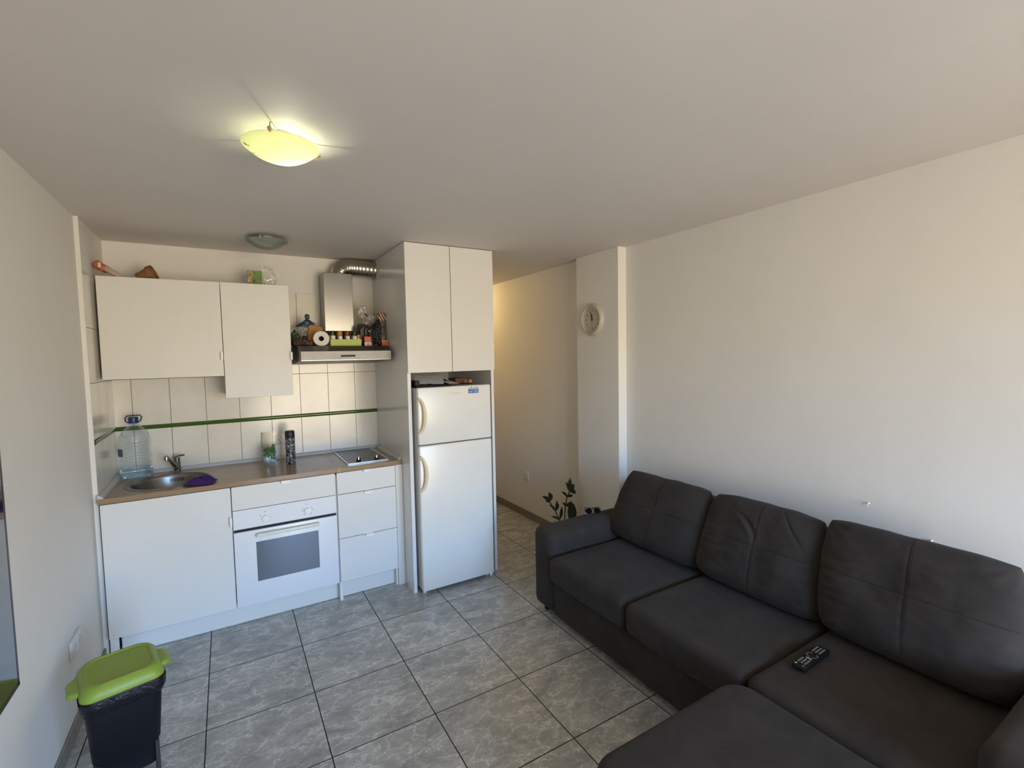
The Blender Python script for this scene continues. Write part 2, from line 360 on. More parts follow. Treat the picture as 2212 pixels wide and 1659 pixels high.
# tiled splashback (thin ceramic layer) on back wall and on the recess wall, tiles up to 2.1456
struct(MB().box(XN-.006, 1.064, YB-.006, YB, .86, 2.1456).build('wall_back_tiling', M_wt_x, smooth=False), 'cream glazed wall tiles behind the worktop')
struct(MB().box(XN-.006, XN, YS+.0085, YB-.006, .86, 2.1456).build('wall_left_tiling', M_wt_y, smooth=False), 'cream glazed wall tiles on the recess side')
def halfround(p0, p1, zc, hh, depth, out):
    """listel: three ridges running from p0 to p1"""
    mb = MB(); prof = []
    for i in range(13):
        t = i/12; zz = zc-hh+2*hh*t; d = depth*(.45+.55*abs(math.sin(t*PI*1.0))+(.0 if abs(t-.5) > .09 else -.45)); prof.append((zz, max(.001, d)))
    V = []; o = Vector(out)
    for p in (Vector(p0), Vector(p1)):
        V += [tuple(p+o*0+Vector((0, 0, prof[0][0])))]
        V += [tuple(p+o*d+Vector((0, 0, z))) for z, d in prof]
        V += [tuple(p+Vector((0, 0, prof[-1][0])))]
    n = len(prof)+2; F = [(i, i+1, n+i+1, n+i) for i in range(n-1)]
    mb.faces(V, F); return mb
x = -.3268-.2032; segs = [(XN, x)]
while x < 1.06:
    segs.append((x, min(x+.2032, 1.064))); x += .2032
mb = MB()
for a, b in segs: mb.merge(halfround((a+.0008, YB-.006, 0), (b-.0008, YB-.006, 0), 1.220, .0137, .009, (0, -1, 0)).bm)
struct(mb.build('trim_1', M_green), 'dark green ceramic border strip along the back wall')
mb = MB()
for a, b in ((YS+.006, .259), (.26, .4624), (.4632, YB-.008)): mb.merge(halfround((XN, a, 0), (XN, b, 0), 1.220, .0137, .009, (1, 0, 0)).bm)
struct(mb.build('trim_2', M_green), 'dark green ceramic border strip on the recess side wall')
# skirtings
def skirting(name, x0, x1, y0, y1, along='y'):
    struct(MB().box(x0, x1, y0, y1, 0, .073, .002, 1).build(name, M_skirt, smooth=False), 'grey marble skirting')
skirting('baseboard_left', XL, XL+.009, -5.6, YS); skirting('baseboard_right', XR-.009, XR, -.199, 4.06); skirting('baseboard_rear', XL+.009, WX0, WY, WY+.009)
skirting('baseboard_column', 2.477, 2.486, -.681, -.199); skirting('baseboard_right_front', XR-.009, XR, -5.6, -.681)
skirting('baseboard_hallway', 1.75, 1.759, YB+.14, 4.06)

# ------------------------------------------------------------------ base cabinets
YD = .03; TH = .018
def tab(x0, x1, z0, z1, parent, vert=False, front=YD, depth=.026):
    """thin folded tab pull hooked over an edge"""
    return MB().box(x0, x1, front-depth, front+.002, z0, z1, .0012, 1).build('handle', M_tab, parent)
def front(name, x0, x1, z0, z1, parent, m=None, y=YD):
    return MB().box(x0, x1, y, y+TH, z0, z1, .0012, 1).build(name, m or M_white, parent)
def carcass(mb, x0, x1, y0, y1, z0, z1, t=.016):
    mb.box(x0, x0+t, y0, y1, z0, z1); mb.box(x1-t, x1, y0, y1, z0, z1); mb.box(x0+t, x1-t, y0, y1, z0, z0+t); mb.box(x0+t, x1-t, y1-.006, y1, z0+t, z1); return mb
ZT, ZB = .8817, .1307
t = thing('sink_cabinet', 'white base cabinet with one wide plain door under the sink', 'cabinet', (-.31, .33, 0))
carcass(MB(), -.6125, -.003, .052, .62, ZB, .866).build('body', M_white, t, smooth=False)
d = front('door', -.6118, -.0055, ZB, ZT, t); tab(-.0165, -.0035, .648, .705, d)
MB().box(-.6118, -.5745, .049, .062, 0, ZB-.002).build('filler_panel', M_edge, t, smooth=False)
t = thing('plinth', 'long white kickboard under the sink cabinet and the oven', 'kickboard', (.03, .1, 0))
MB().box(-.570, .602, .098, .114, 0, ZB-.001, .001, 1).build('board', M_white, t, smooth=False)
t = thing('oven_cabinet', 'white cabinet housing the oven, shallow drawer front on top', 'cabinet', (.3, .33, 0))
mb = MB(); mb.box(-.001, .015, .052, .62, ZB, .866); mb.box(.588, .604, .052, .62, ZB, .866); mb.box(.015, .588, .6, .62, ZB, .866); mb.box(.015, .588, .052, .6, .72, .732); mb.box(.015, .588, .052, .6, ZB, ZB+.012)
mb.build('body', M_white, t, smooth=False)
d = front('drawer', .0, .6003, .7372, ZT, t); tab(.272, .327, .8695, .886, d)
# oven
t = thing('oven', 'white built-in oven with two round knobs and grey glass window', 'oven', (.3, .33, .14))
MB().box(.018, .585, .056, .58, .146, .716).build('body', M_dark, t, smooth=False)
pnl = MB().box(.0, .6003, YD-.004, YD+.02, .6165, .7345, .002, 1).build('control_panel', M_ovenw, t)
MB().box(.003, .597, YD+.004, YD+.03, .597, .6165).build('vent_slot', M_black, t, smooth=False)
dr = MB().box(.0, .6003, YD-.006, YD+.022, ZB+.001, .599, .003, 2).build('door', M_ovenw, t)
M_oglass = P('oven_glass', srgb(104, 108, 114), .06, coat=.6)
MB().box(.1176, .4806, YD-.0068, YD-.0058, .2725, .5225).build('window', M_oglass, dr, smooth=False)
mb = MB(); mb.box(.121, .486, YD-.044, YD-.022, .560, .582, .004, 2); mb.box(.13, .15, YD-.03, YD-.005, .563, .579); mb.box(.457, .477, YD-.03, YD-.005, .563, .579)
mb.build('handle', P('oven_handle_plastic', srgb(232, 230, 214), .4, var=.04, vscale=30), dr)
for kx, kz in ((.177, .664), (.4205, .667)):
    k = MB(); k.cyl((kx, YD-.004, kz), (kx, YD-.024, kz), .0205, 32, .0185, .003); k.box(kx-.003, kx+.003, YD-.028, YD-.02, kz-.018, kz+.018, .001, 1)
    k.build('knob', M_tab, pnl)
M_mark = P('grey_print', srgb(110, 110, 112), .5)
def ring(mb, cx, cz, r0_, r1, y=YD-.0045, n=18):
    V = []; F = []
    for i in range(n):
        a = 2*PI*i/n; V += [(cx+r0_*math.cos(a), y, cz+r0_*math.sin(a)), (cx+r1*math.cos(a), y, cz+r1*math.sin(a))]
    for i in range(n): j = (i+1) % n; F.append((2*i, 2*i+1, 2*j+1, 2*j))
    mb.faces(V, F)
for kx, kz, sym in ((.177, .664, 0), (.4205, .667, 1)):
    mb = MB(); ring(mb, kx-.001, kz+.040, .0035, .005); mb.build('dial_mark', M_mark, pnl, smooth=False)
    for a in (150, 35, 0, 180, -50, -130):
        R_ = .031; px, pz = kx+R_*math.cos(math.radians(a)), kz+R_*math.sin(math.radians(a))
        mb = MB()
        if sym: ring(mb, px, pz, .0018, .0035)
        elif a == 150: ring(mb, px-.002, pz+.006, .0001, .0032)
        else: mb.box(px-.0035, px+.0035, YD-.0048, YD-.0041, pz-.0006, pz+.0006)
        mb.build('dial_mark', M_mark, pnl, smooth=False)
# drawer unit
t = thing('drawer_cabinet', 'white base cabinet with three drawers beside the oven', 'cabinet', (.81, .33, 0))
mb = MB(); carcass(mb, .6055, 1.0095, .052, .62, ZB, .866)
mb.build('body', M_white, t, smooth=False)
MB().box(.6035, .6225, .035, .60, 0, ZB, .0008, 1).build('side_panel', M_edge, t, smooth=False)
MB().box(.9985, 1.0105, .05, .60, 0, ZB, .0008, 1).build('side_panel', M_edge, t, smooth=False)
MB().box(.6235, .998, .098, .114, 0, ZB-.001).build('kickboard', M_white, t, smooth=False)
for (a, b, tz) in ((.7360, ZT, .8865), (.432, .7325, .7345), (ZB, .4285, .434)):
    d = front('drawer', .6108, 1.0083, a, b, t); tab(.784, .837, tz-.016, tz, d)
MB().box(1.0125, 1.063, .038, .60, 0, .882, .001, 1).build('filler_panel', P('cream_edge_panel', srgb(228, 222, 208), .45), t, smooth=False)

# worktops
ZW, ZWb = .913, .885; YW = .034
SX, SY, SR = -.316, .31, .216
def worktop_left():
    mb = MB(); q = .236; x0, x1, y0, y1 = XN+.001, .627, YW, YB-.007
    mb.box(x0, SX-q, y0, y1, ZWb, ZW); mb.box(SX+q, x1, y0, y1, ZWb, ZW); mb.box(SX-q, SX+q, y0, SY-q, ZWb, ZW); mb.box(SX-q, SX+q, SY+q, y1, ZWb, ZW)
    N = 64; V = []; F = []
    for i in range(N):
        a = 2*PI*i/N; c, s = math.cos(a), math.sin(a); k = q/max(abs(c), abs(s))
        V += [(SX+SR*c, SY+SR*s, ZW), (SX+k*c, SY+k*s, ZW), (SX+SR*c, SY+SR*s, ZWb), (SX+k*c, SY+k*s, ZWb)]
    for i in range(N):
        j = (i+1) % N; F += [(4*i, 4*i+1, 4*j+1, 4*j), (4*i+2, 4*j+2, 4*j+3, 4*i+3), (4*i, 4*j, 4*j+2, 4*i+2)]
    mb.faces(V, F); return mb
wt = worktop_left().build('worktop', M_wood, smooth=False); tag(wt, 'long wood-effect worktop slab holding the round sink', 'worktop')
MB().box(.627, .631, YW-.0005, YB-.03, ZWb, ZW+.0006).build('joint_strip', M_seal, wt, smooth=False)
w2 = MB().box(.6315, 1.0625, YW, YB-.007, ZWb, ZW).build('worktop', M_wood, smooth=False); tag(w2, 'short wood-effect worktop slab under the two-knob hob', 'worktop')
# sealing upstand strips
up1 = MB(); up1.prism([(YB-.007, ZW), (YB-.030, ZW), (YB-.026, ZW+.012), (YB-.012, ZW+.021), (YB-.007, ZW+.021)], XN+.002, 1.04, Matrix(((0, 0, 1, 0), (1, 0, 0, 0), (0, 1, 0, 0), (0, 0, 0, 1))))
tag(up1.build('sealing_strip', M_seal, smooth=False), 'long pale grey sealing strip along the back edge of the worktop', 'trim strip')
s2 = MB().prism([(0, 0), (.026, 0), (.022, .012), (.008, .021), (0, .021)], 0, YB-.034-YW-.01, Matrix(((1, 0, 0, XN+.001), (0, 0, 1, YW+.008), (0, 1, 0, ZW), (0, 0, 0, 1))))
tag(s2.build('sealing_strip', M_seal, smooth=False), 'grey sealing strip on the worktop against the left recess wall', 'trim strip')
s3 = MB().prism([(0, 0), (-.022, 0), (-.018, .012), (-.008, .019), (0, .019)], 0, YB-.034-YW-.03, Matrix(((1, 0, 0, 1.062), (0, 0, 1, YW+.02), (0, 1, 0, ZW), (0, 0, 0, 1))))
tag(s3.build('sealing_strip', M_seal, smooth=False), 'pale sealing strip on the worktop against the tall cabinet side', 'trim strip')

# sink
sk = thing('sink', 'round stainless steel sink set into the worktop', 'sink', (SX, SY, ZW))
R = .234
MB().lathe([(.205, -.026), (.206, .0025), (R-.004, .0035), (R, .0008), (R, .0003), (.2, .0003)], (SX, SY, ZW), 64).build('rim', M_steel_h, sk)
MB().lathe([(.206, .003), (.203, 0), (.199, -.02), (.192, -.10), (.175, -.135), (.14, -.15), (.045, -.156), (.04, -.158), (0, -.158)], (SX, SY, ZW), 64).build('bowl', M_steel_h, sk)
MB().lathe([(.036, -.1565), (.034, -.153), (.02, -.1535), (0, -.1535)], (SX, SY, ZW), 32).build('drain', M_chrome, sk)
mb = MB()
for i in range(7):
    a = math.radians(86-(i-3)*3.2); rr = .1975; mb.box(-.0022, .0022, -.0015, .0015, -.012, .012, mat=Matrix.Translation((SX+rr*math.cos(a), SY+rr*math.sin(a), ZW-.036)) @ Matrix.Rotation(a-PI/2, 4, 'Z'))
mb.build('overflow_slots', M_dark, sk, smooth=False)
# tap
tp = thing('tap', 'chrome mixer tap behind the round sink', 'tap', (-.303, .588, ZW))
MB().cyl((-.303, .588, ZW), (-.303, .588, ZW+.008), .026, 28, .024, .002).cyl((-.303, .588, ZW+.006), (-.303, .588, ZW+.094), .0195, 28, .019, .003).build('body', M_chrome, tp)
MB().tube([(-.306, .578, ZW+.030), (-.316, .545, ZW+.055), (-.332, .485, ZW+.098), (-.342, .448, ZW+.124), (-.345, .436, ZW+.128)], [.014, .013, .011, .0115, .0115], 16).cyl((-.345, .432, ZW+.134), (-.345, .430, ZW+.110), .0135, 20, .0135, .002).build('spout', M_chrome, tp)
MB().cyl((-.303, .588, ZW+.094), (-.303, .588, ZW+.108), .019, 28, .015, .003).tube([(-.300, .586, ZW+.104), (-.28, .575, ZW+.109), (-.258, .560, ZW+.113)], [.007, .006, .005], 12, .5).build('lever', M_chrome, tp)
# hob
hb = thing('hob', 'two-zone glass hob with steel frame and two knobs', 'hob', (.843, .36, ZW))
mb = MB(); X0, X1, Y0, Y1 = .699, .989, .105, .615
for a, b, c, d in ((X0, X0+.009, Y0, Y1), (X1-.009, X1, Y0, Y1), (X0+.009, X1-.009, Y0, Y0+.009), (X0+.009, X1-.009, Y1-.009, Y1)): mb.box(a, b, c, d, ZW+.0003, ZW+.0075, .0015, 1)
mb.build('frame', P('polished_steel_edge', (.7, .7, .69), .2, metal=1), hb)
gl = MB().box(X0+.009, X1-.009, Y0+.009, Y1-.009, ZW+.0003, ZW+.006).build('glass_plate', P('hob_glass', srgb(74, 64, 52), .22, spec=.2), hb, smooth=False)
for y, r in ((.30, .062), (.49, .078)):
    MB().lathe([(r-.002, ZW+.0062), (r, ZW+.0064), (r-.0, ZW+.0062)], (.843, y, 0), 48).lathe([(r*.6-.002, ZW+.0062), (r*.6, ZW+.0064), (r*.6, ZW+.0062)], (.843, y, 0), 48).build('cooking_zone', M_mark, gl)
for kx, ky in ((.790, .172), (.916, .165)):
    MB().cyl((kx, ky, ZW+.006), (kx, ky, ZW+.013), .017, 26, .016, .001).build('knob', M_black, hb)
    MB().cyl((kx, ky, ZW+.013), (kx, ky, ZW+.034), .0145, 26, .0135, .002).build('knob_cap', M_chrome, hb, label='silver knob cap')

# ------------------------------------------------------------------ wall cabinets
YC = .30
t = thing('wall_cabinet', 'wide white wall cabinet hung above the sink', 'cabinet', (-.31, .49, 1.552))
carcass(MB(), -.607, -.003, YC+.02, YB-.007, 1.556, 2.136).box(-.591, -.019, YC+.02, YB-.007, 2.12, 2.136).build('body', M_white, t, smooth=False)
d = front('door', -.6095, -.0035, 1.552, 2.152, t, y=YC); tab(-.0165, -.0030, 1.657, 1.708, d, front=YC)
t = thing('wall_cabinet', 'narrow taller white wall cabinet beside the extractor hood', 'cabinet', (.2, .49, 1.407))
carcass(MB(), .0005, .396, YC+.02, YB-.007, 1.411, 2.136).box(.0165, .38, YC+.02, YB-.007, 2.12, 2.136).build('body', M_white, t, smooth=False)
d = front('door', .0, .398, 1.407, 2.152, t, y=YC); tab(.3895, .4025, 1.649, 1.702, d, front=YC)

# ------------------------------------------------------------------ extractor hood
hd = thing('extractor_hood', 'stainless steel extractor hood crowded with jars and bags', 'extractor hood', (.734, .40, 1.62))
mb = MB(); poly = [(.1185, 1.643), (.1185, 1.700), (.205, 1.7385), (YB-.008, 1.7385), (YB-.008, 1.612), (.56, 1.612)]
mb.prism(poly, .4345, 1.0345, Matrix(((0, 0, 1, 0), (1, 0, 0, 0), (0, 1, 0, 0), (0, 0, 0, 1))))
mb.build('canopy', mat_steel('hood_dark_steel', (.16, .155, .145), .38, False), hd, smooth=False)
MB().box(.4345, 1.0345, .1165, .1185, 1.6445, 1.7015, .0008, 1).build('front_strip', P('hood_strip_steel', (.27, .258, .247), .42, metal=.35, var=.12, vscale=9), hd, smooth=False)
MB().box(.4355, 1.0335, .119, .127, 1.637, 1.6435, .001, 1).build('lower_lip', M_steel_h, hd, smooth=False)
MB().box(.686, .783, .1152, .1166, 1.661, 1.6745, .0004, 1).build('control_strip', M_black, hd, smooth=False)
mb = MB(); x0, x1, y0, y1, z0, z1 = .653, .860, .466, YB-.008, 1.858, 2.287
mb.box(x0, x1, y0, y0+.0015, z0, z1); mb.box(x0, x0+.0015, y0, y1, z0, z1); mb.box(x1-.0015, x1, y0, y1, z0, z1); mb.box(x0, x1, y0, y1, z1-.0015, z1)
mb.build('chimney_cover', M_steel, hd, smooth=False)
MB().cyl((.757, .568, 1.74), (.757, .568, 1.86), .055, 28).build('inner_pipe', M_dark, hd)
dk = thing('ventilation_duct', 'crinkled aluminium duct bending from hood into the tall cabinet', 'duct', (.9, .555, 2.28))
path = []
for i in range(61):
    u = i/60
    p0, p1, p2, p3 = Vector((.787, .557, 2.275)), Vector((.79, .557, 2.365)), Vector((.87, .557, 2.352)), Vector((1.057, .555, 2.345))
    path.append(p0*(1-u)**3+p1*3*u*(1-u)**2+p2*3*u*u*(1-u)+p3*u**3)
MB().tube(path, [.0655+.0028*(i % 2)+.0012*math.sin(i*1.7) for i in range(61)], 36).build('flexible_hose', P('aluminium_foil', (.50, .47, .40), .24, metal=1, bump=.3, bscale=40), dk, ang=80)
MB().lathe([(.066, 0), (.066, .006), (.078, .006), (.08, 0)], (1.0625, .555, 2.345), 40, Matrix.Rotation(-PI/2, 4, 'Y')).build('collar', P('cream_sealant', srgb(205, 196, 172), .6, var=.1, vscale=60), dk)

# ------------------------------------------------------------------ tall cabinet around the fridge
tc_ = thing('tall_cabinet', 'tall white cabinet with two upper doors enclosing the fridge', 'cabinet', (1.4, .26, 0))
pl = MB().box(1.0645, 1.0880, -.137, YB-.001, 0, H-.003).build('side_panel', M_panel, tc_, smooth=False)
MB().box(1.0643, 1.0882, -.1395, -.137, 0, 1.541).build('edge_band', M_edge, pl, smooth=False)
for y, z in ((.25, 1.551), (.027, 1.555), (.45, 1.312), (-.06, 2.404)): MB().cyl((1.0646, y, z), (1.0641, y, z), .0032, 10).build('screw_hole', M_mark, pl)
pr_ = MB().box(1.7110, 1.7325, -.137, YB-.001, 0, H-.003).build('side_panel', M_panel, tc_, smooth=False)
MB().box(1.7108, 1.7327, -.1395, -.137, 0, 1.541).build('edge_band', M_edge, pr_, smooth=False)
mb = MB(); mb.box(1.0885, 1.7105, -.136, .40, 1.546, 1.562); mb.box(1.0885, 1.7105, -.136, .55, 2.40, 2.416); mb.box(1.0885, 1.7105, .394, .40, 1.562, 2.40)
mb.build('shelf', M_white, tc_, smooth=False)
MB().box(1.0645, 1.3905, -.1565, -.1395, 1.5425, 2.4205, .0012, 1).build('door', M_white, tc_)
MB().box(1.3945, 1.7340, -.1565, -.1395, 1.5425, 2.4205, .0012, 1).build('door', M_white, tc_)

# ------------------------------------------------------------------ fridge
fr = thing('fridge', 'white top-freezer fridge with two yellowed curved handles', 'fridge', (1.38, .05, 0))
FX0, FX1, FY, FZ = 1.102, 1.659, -.225, 1.4415
MB().box(FX0+.002, FX1-.002, FY+.055, .36, .03, FZ-.004, .006, 2).build('body', M_fside, fr)
fd = MB().box(FX0, FX1, FY, FY+.05, 1.0515, FZ, .010, 3).build('freezer_door', M_fridge, fr)
ld = MB().box(FX0, FX1, FY, FY+.05, .0295, 1.0445, .010, 3).build('fridge_door', M_fridge, fr)
MB().box(FX0+.01, FX1-.01, FY+.05, FY+.055, .04, 1.43).build('door_gasket', P('grey_gasket', srgb(150, 148, 140), .6), fr, smooth=False)
def fhandle(z0, z1, par):
    mb = MB(); pts = []; rr = []; zc = (z0+z1)/2; L = (z1-z0)/2
    for i in range(25):
        a = -1+2*i/24; b = math.sqrt(max(0, 1-a*a*.97))
        pts.append((FX0-.006+.044*b, FY-.004-.024*b, zc+L*a)); rr.append(.0125-.003*abs(a))
    mb.tube(pts, rr, 14, .65); mb.rbox((FX0+.004, FY+.004, z1-.010), (.018, .02, .024), .006, 4); mb.rbox((FX0+.004, FY+.004, z0+.010), (.018, .02, .024), .006, 4)
    mb.build('handle', M_yellow, par, label='yellowed curved handle')
fhandle(1.137, 1.372, fd); fhandle(.738, .977, ld)
for fx in (FX0+.03, FX1-.03): MB().cyl((fx, FY+.06, 0), (fx, FY+.06, .032), .013, 16).build('foot', M_edge, fr)
MB().box(FX1-.035, FX1-.012, FY+.004, FY+.03, .012, .030, .003, 1).build('hinge', M_edge, fr)
# sticker and faint badge on the freezer door
stk = MB().box(1.478, 1.560, FY-.0007, FY-.0001, 1.385, 1.417).build('sticker', P('sticker_blue', srgb(74, 118, 168), .4), fd, smooth=False, label='blue and white sticker')
MB().box(1.4765, 1.5615, FY-.0004, FY, 1.3835, 1.441).build('sticker_backing', P('sticker_white', srgb(236, 232, 226), .4), stk, smooth=False)
mb = MB()
for x, z, r in ((1.49, 1.424, .0045), (1.506, 1.428, .006), (1.522, 1.423, .005), (1.54, 1.427, .006), (1.553, 1.423, .0035)): mb.lathe([(0, 0), (r, 0), (r, .0004), (0, .0004)], (x, FY-.0003, z), 12, Matrix.Rotation(PI/2, 4, 'X'))
mb.build('print', P('sticker_teal', srgb(110, 160, 175), .4), stk)
mb = MB(); mb.box(1.484, 1.512, FY-.0009, FY-.0006, 1.390, 1.403); mb.box(1.524, 1.554, FY-.0009, FY-.0006, 1.390, 1.406); mb.box(1.50, 1.555, FY-.0009, FY-.0006, 1.409, 1.4145)
mb.build('print', P('sticker_pale', srgb(132, 160, 200), .4), stk, smooth=False)
me = text_mb('Corberó', .027, Matrix.Translation((1.381, FY-.0002, 1.393)) @ Matrix.Rotation(PI/2, 4, 'X'), .0005)
bo = MB(); bo.bm.from_mesh(me); bo.build('badge', P('faint_badge', srgb(214, 210, 196), .3), fd, smooth=False, label='faint embossed lettering')

# things on the fridge
t = thing('folder', 'black folder stuffed with loose white papers on top of the fridge', 'folder', (1.25, -.02, FZ))
MB().box(1.118, 1.375, -.155, .12, FZ, FZ+.010, .002, 1).box(1.112, 1.148, -.150, .12, FZ+.010, FZ+.046, .004, 1).build('cover', M_black, t)
def sheet(x0, x1, y0, y1, z, curl, mname, col, rz, amp=.01, thick=.004, tilt=0):
    mb = MB(); b = bmesh.new(); n = 14; V = [[None]*(n+1) for _ in range(n+1)]
    for s in (0, 1):
        for i in range(n+1):
            for j in range(n+1):
                u, v = i/n, j/n; zz = z+tilt*v+curl*(1-u)**2+amp*math.sin(u*4+v*3)*v+thick*s
                V[i][j] = b.verts.new((x0+(x1-x0)*u-(x0+x1)/2, y0+(y1-y0)*v-(y0+y1)/2, zz))
        for i in range(n):
            for j in range(n): b.faces.new((V[i][j], V[i+1][j], V[i+1][j+1], V[i][j+1]))
    mb.merge(b, Matrix.Translation(((x0+x1)/2, (y0+y1)/2, 0)) @ Matrix.Rotation(rz, 4, 'Z')); return mb
M_paper = P('paper', srgb(222, 218, 214), .6)
sheet(1.155, 1.36, -.14, .06, FZ+.016, .004, 'p', 0, -.38, .003, tilt=.052).build('papers', M_paper, t)
sheet(1.20, 1.40, -.15, .05, FZ+.0125, -.004, 'p', 0, .16, .003, .003, tilt=.040).build('inner_cover', M_black, t)
sheet(1.33, 1.425, -.165, .03, FZ+.0115, .002, 'p', 0, .30, .003, .003, tilt=.030).build('papers', M_paper, t)
t = thing('packet', 'brown paper packet lying on the fridge behind the papers', 'packet', (1.545, .055, FZ))
MB().rbox((1.550, .060, FZ+.0245), (.150, .12, .042), .008, 8, lambda p, q: p+Vector((0, 0, -.012*max(0, p.x/.09))), Matrix.Rotation(.08, 4, 'Z')).build('wrap', P('brown_card', srgb(104, 70, 40), .6, var=.2, vscale=20), t)
MB().box(1.55, 1.575, -.0095, -.0075, FZ+.006, FZ+.030, 0).build('label_patch', P('grey_print_patch', srgb(120, 105, 90), .6), t, smooth=False)
MB().rbox((1.600, -.005, FZ+.018), (.034, .03, .030), .01, 6).build('orange_end', P('pale_orange', srgb(200, 140, 90), .5), t)
tag(MB().blob((1.10, -.0, FZ+.02), (.008, .05, .018), .3, 3, 5, 3).build('crumpled_wrapper', P('dark_wrapper', (.03, .025, .02), .5)), 'small dark crumpled wrapper at the left end of the fridge top', 'wrapper')

# ------------------------------------------------------------------ things on the wall cabinets
ZC = 2.136
def packet():
    t = thing('food_packet', 'orange and clear food packet leaning on the left end of the wide wall cabinet', 'packet', (-.565, .38, ZC))
    def fn(p, q): return p+Vector((0, 0, .004*noise.noise(p*40)))
    M = Matrix.Rotation(.62, 4, 'Y')
    MB().rbox((-.545, .38, ZC+.051), (.17, .09, .032), .012, 10, fn, M).build('bag', clear('packet_film', (.80, .62, .50), .10, .2, .55), t)
    MB().rbox((-.592, .38, ZC+.078), (.062, .094, .042), .012, 8, fn, M).build('wrapper', P('orange_wrapper', srgb(190, 96, 52), .4, var=.15, vscale=40), t)
    MB().box(-.598, -.585, .330, .3315, ZC+.068, ZC+.095, 0).build('print', P('white_print', srgb(226, 214, 204), .5), t)
packet()
t = thing('clay_pot', 'small brown clay pot tipped on its side above the wide wall cabinet', 'pot', (-.375, .41, ZC))
M = Matrix.Rotation(1.18, 4, 'Y') @ Matrix.Rotation(.2, 4, 'X')
MB().lathe([(0, -.05), (.03, -.05), (.042, .012), (.05, .014), (.052, .044), (.047, .045), (.044, .014), (.036, .008), (.025, -.044), (0, -.044)], (-.383, .41, ZC+.046), 36, M).build('pot', P('terracotta', srgb(142, 100, 62), .7, var=.12, vscale=40), t)
t = thing('food_carton', 'green printed food packet standing on the narrow wall cabinet', 'packet', (.2, .40, ZC))
MB().box(.160, .247, .39, .425, ZC, ZC+.115, .003, 1).build('box', mat_spots('green_print', 0, 0, 26, .5, .45, cols=[(.3, srgb(48, 62, 20)), (.46, srgb(92, 122, 44)), (.58, srgb(120, 142, 70)), (.68, srgb(70, 90, 30))]), t)
MB().box(.161, .192, .3885, .390, ZC+.002, ZC+.112).build('photo_print', mat_spots('salad_print', 0, 0, 55, .5, .45, cols=[(.35, srgb(40, 52, 18)), (.46, srgb(130, 150, 90)), (.52, srgb(150, 84, 50)), (.62, srgb(205, 180, 120))]), t)
t = thing('clear_bag', 'clear crinkled plastic bag beside the green printed packet', 'plastic bag', (.28, .40, ZC))
MB().blob((.284, .405, ZC+.074), (.05, .022, .074), .35, 2.5, 3, 4).build('bag', clear('clear_film', (.95, .95, .93), .05, .12, .07), t)

# ------------------------------------------------------------------ things on the hood
ZH = 1.7385
t = thing('paper_roll', 'white kitchen paper roll lying on the hood, hollow end showing', 'paper roll', (.585, .30, ZH))
M = Matrix.Translation((.586, .245, ZH+.0525)) @ Matrix.Rotation(-.22, 4, 'Z') @ Matrix.Rotation(-PI/2, 4, 'X')
MB().lathe([(.0175, 0), (.050, 0), (.052, .002), (.052, .108), (.050, .11), (.0175, .11), (.0175, 0)], (0, 0, 0), 48, M).build('paper', P('tissue_white', srgb(236, 232, 226), .8), t)
MB().lathe([(.0172, .002), (.0165, .002), (.0165, .108), (.0172, .108)], (0, 0, 0), 32, M).lathe([(0, .06), (.0165, .06)], (0, 0, 0), 32, M).build('core', P('dark_core', (.03, .02, .015), .8), t)
t = thing('plastic_tray', 'lime green plastic tray on the hood holding spice jars', 'tray', (.755, .29, ZH))
mb = MB(); x0, x1, y0, y1 = .644, .866, .252, .322
mb.box(x0+.006, x1-.006, y0+.004, y1-.004, ZH, ZH+.003)
for a in ((x0+.006, x1-.006, y0+.003, y0+.006), (x0+.006, x1-.006, y1-.006, y1-.003), (x0+.004, x0+.007, y0+.003, y1-.003), (x1-.007, x1-.004, y0+.003, y1-.003)): mb.box(*a, ZH, ZH+.036)
for a in ((x0, x1, y0, y0+.004), (x0, x1, y1-.004, y1), (x0, x0+.004, y0, y1), (x1-.004, x1, y0, y1)): mb.box(*a, ZH+.034, ZH+.048)
mb.build('tray', P('lime_tray', srgb(176, 190, 60), .4), t, smooth=False)
M_jar = clear('spice_glass', (.86, .86, .82), .12, .08, .15)
def spice(x, y, h, r, lid, fill, lidname, fillname, label, lab=True):
    t = thing('spice_jar', label, 'spice jar', (x, y, ZH+.003), 0, 'spice jars in the lime tray'); z = ZH+.0032
    MB().lathe([(0, 0), (r-.002, 0), (r, .003), (r, h*.66), (r*.85, h*.70), (r*.85, h*.74)], (x, y, z), 28).build('glass', M_jar, t)
    MB().lathe([(0, .002), (r-.003, .002), (r-.0025, h*.58), (0, h*.58)], (x, y, z), 24).build('contents', P(fillname, fill, .8), t)
    MB().lathe([(r*.95, h*.72), (r, h*.74), (r, h*.97), (r-.004, h), (0, h)], (x, y, z), 28).build('lid', P(lidname, lid, .35), t)
    if lab:
        mb = MB(); V = []; F = []; n = 10
        for i in range(n+1):
            a = -PI/2-.45+1.3*i/n
            for zz in (h*.42, h*.66): V.append((x+(r+.0005)*math.cos(a), y+(r+.0005)*math.sin(a), z+zz))
        for i in range(n): F.append((2*i, 2*i+2, 2*i+3, 2*i+1))
        mb.faces(V, F).build('paper_label', P('label_white', srgb(232, 226, 214), .5), t)
spice(.668, .287, .106, .0215, srgb(24, 22, 28), srgb(70, 62, 48), 'lid_black', 'spice_dark', 'spice jar with a black lid at the paper roll end of the tray')
spice(.718, .287, .103, .0205, srgb(176, 122, 20), srgb(150, 96, 30), 'lid_mustard', 'spice_gold', 'spice jar with a mustard yellow lid')
spice(.769, .287, .102, .020, srgb(104, 52, 24), srgb(88, 50, 30), 'lid_brown', 'spice_brown', 'spice jar with a brown lid')
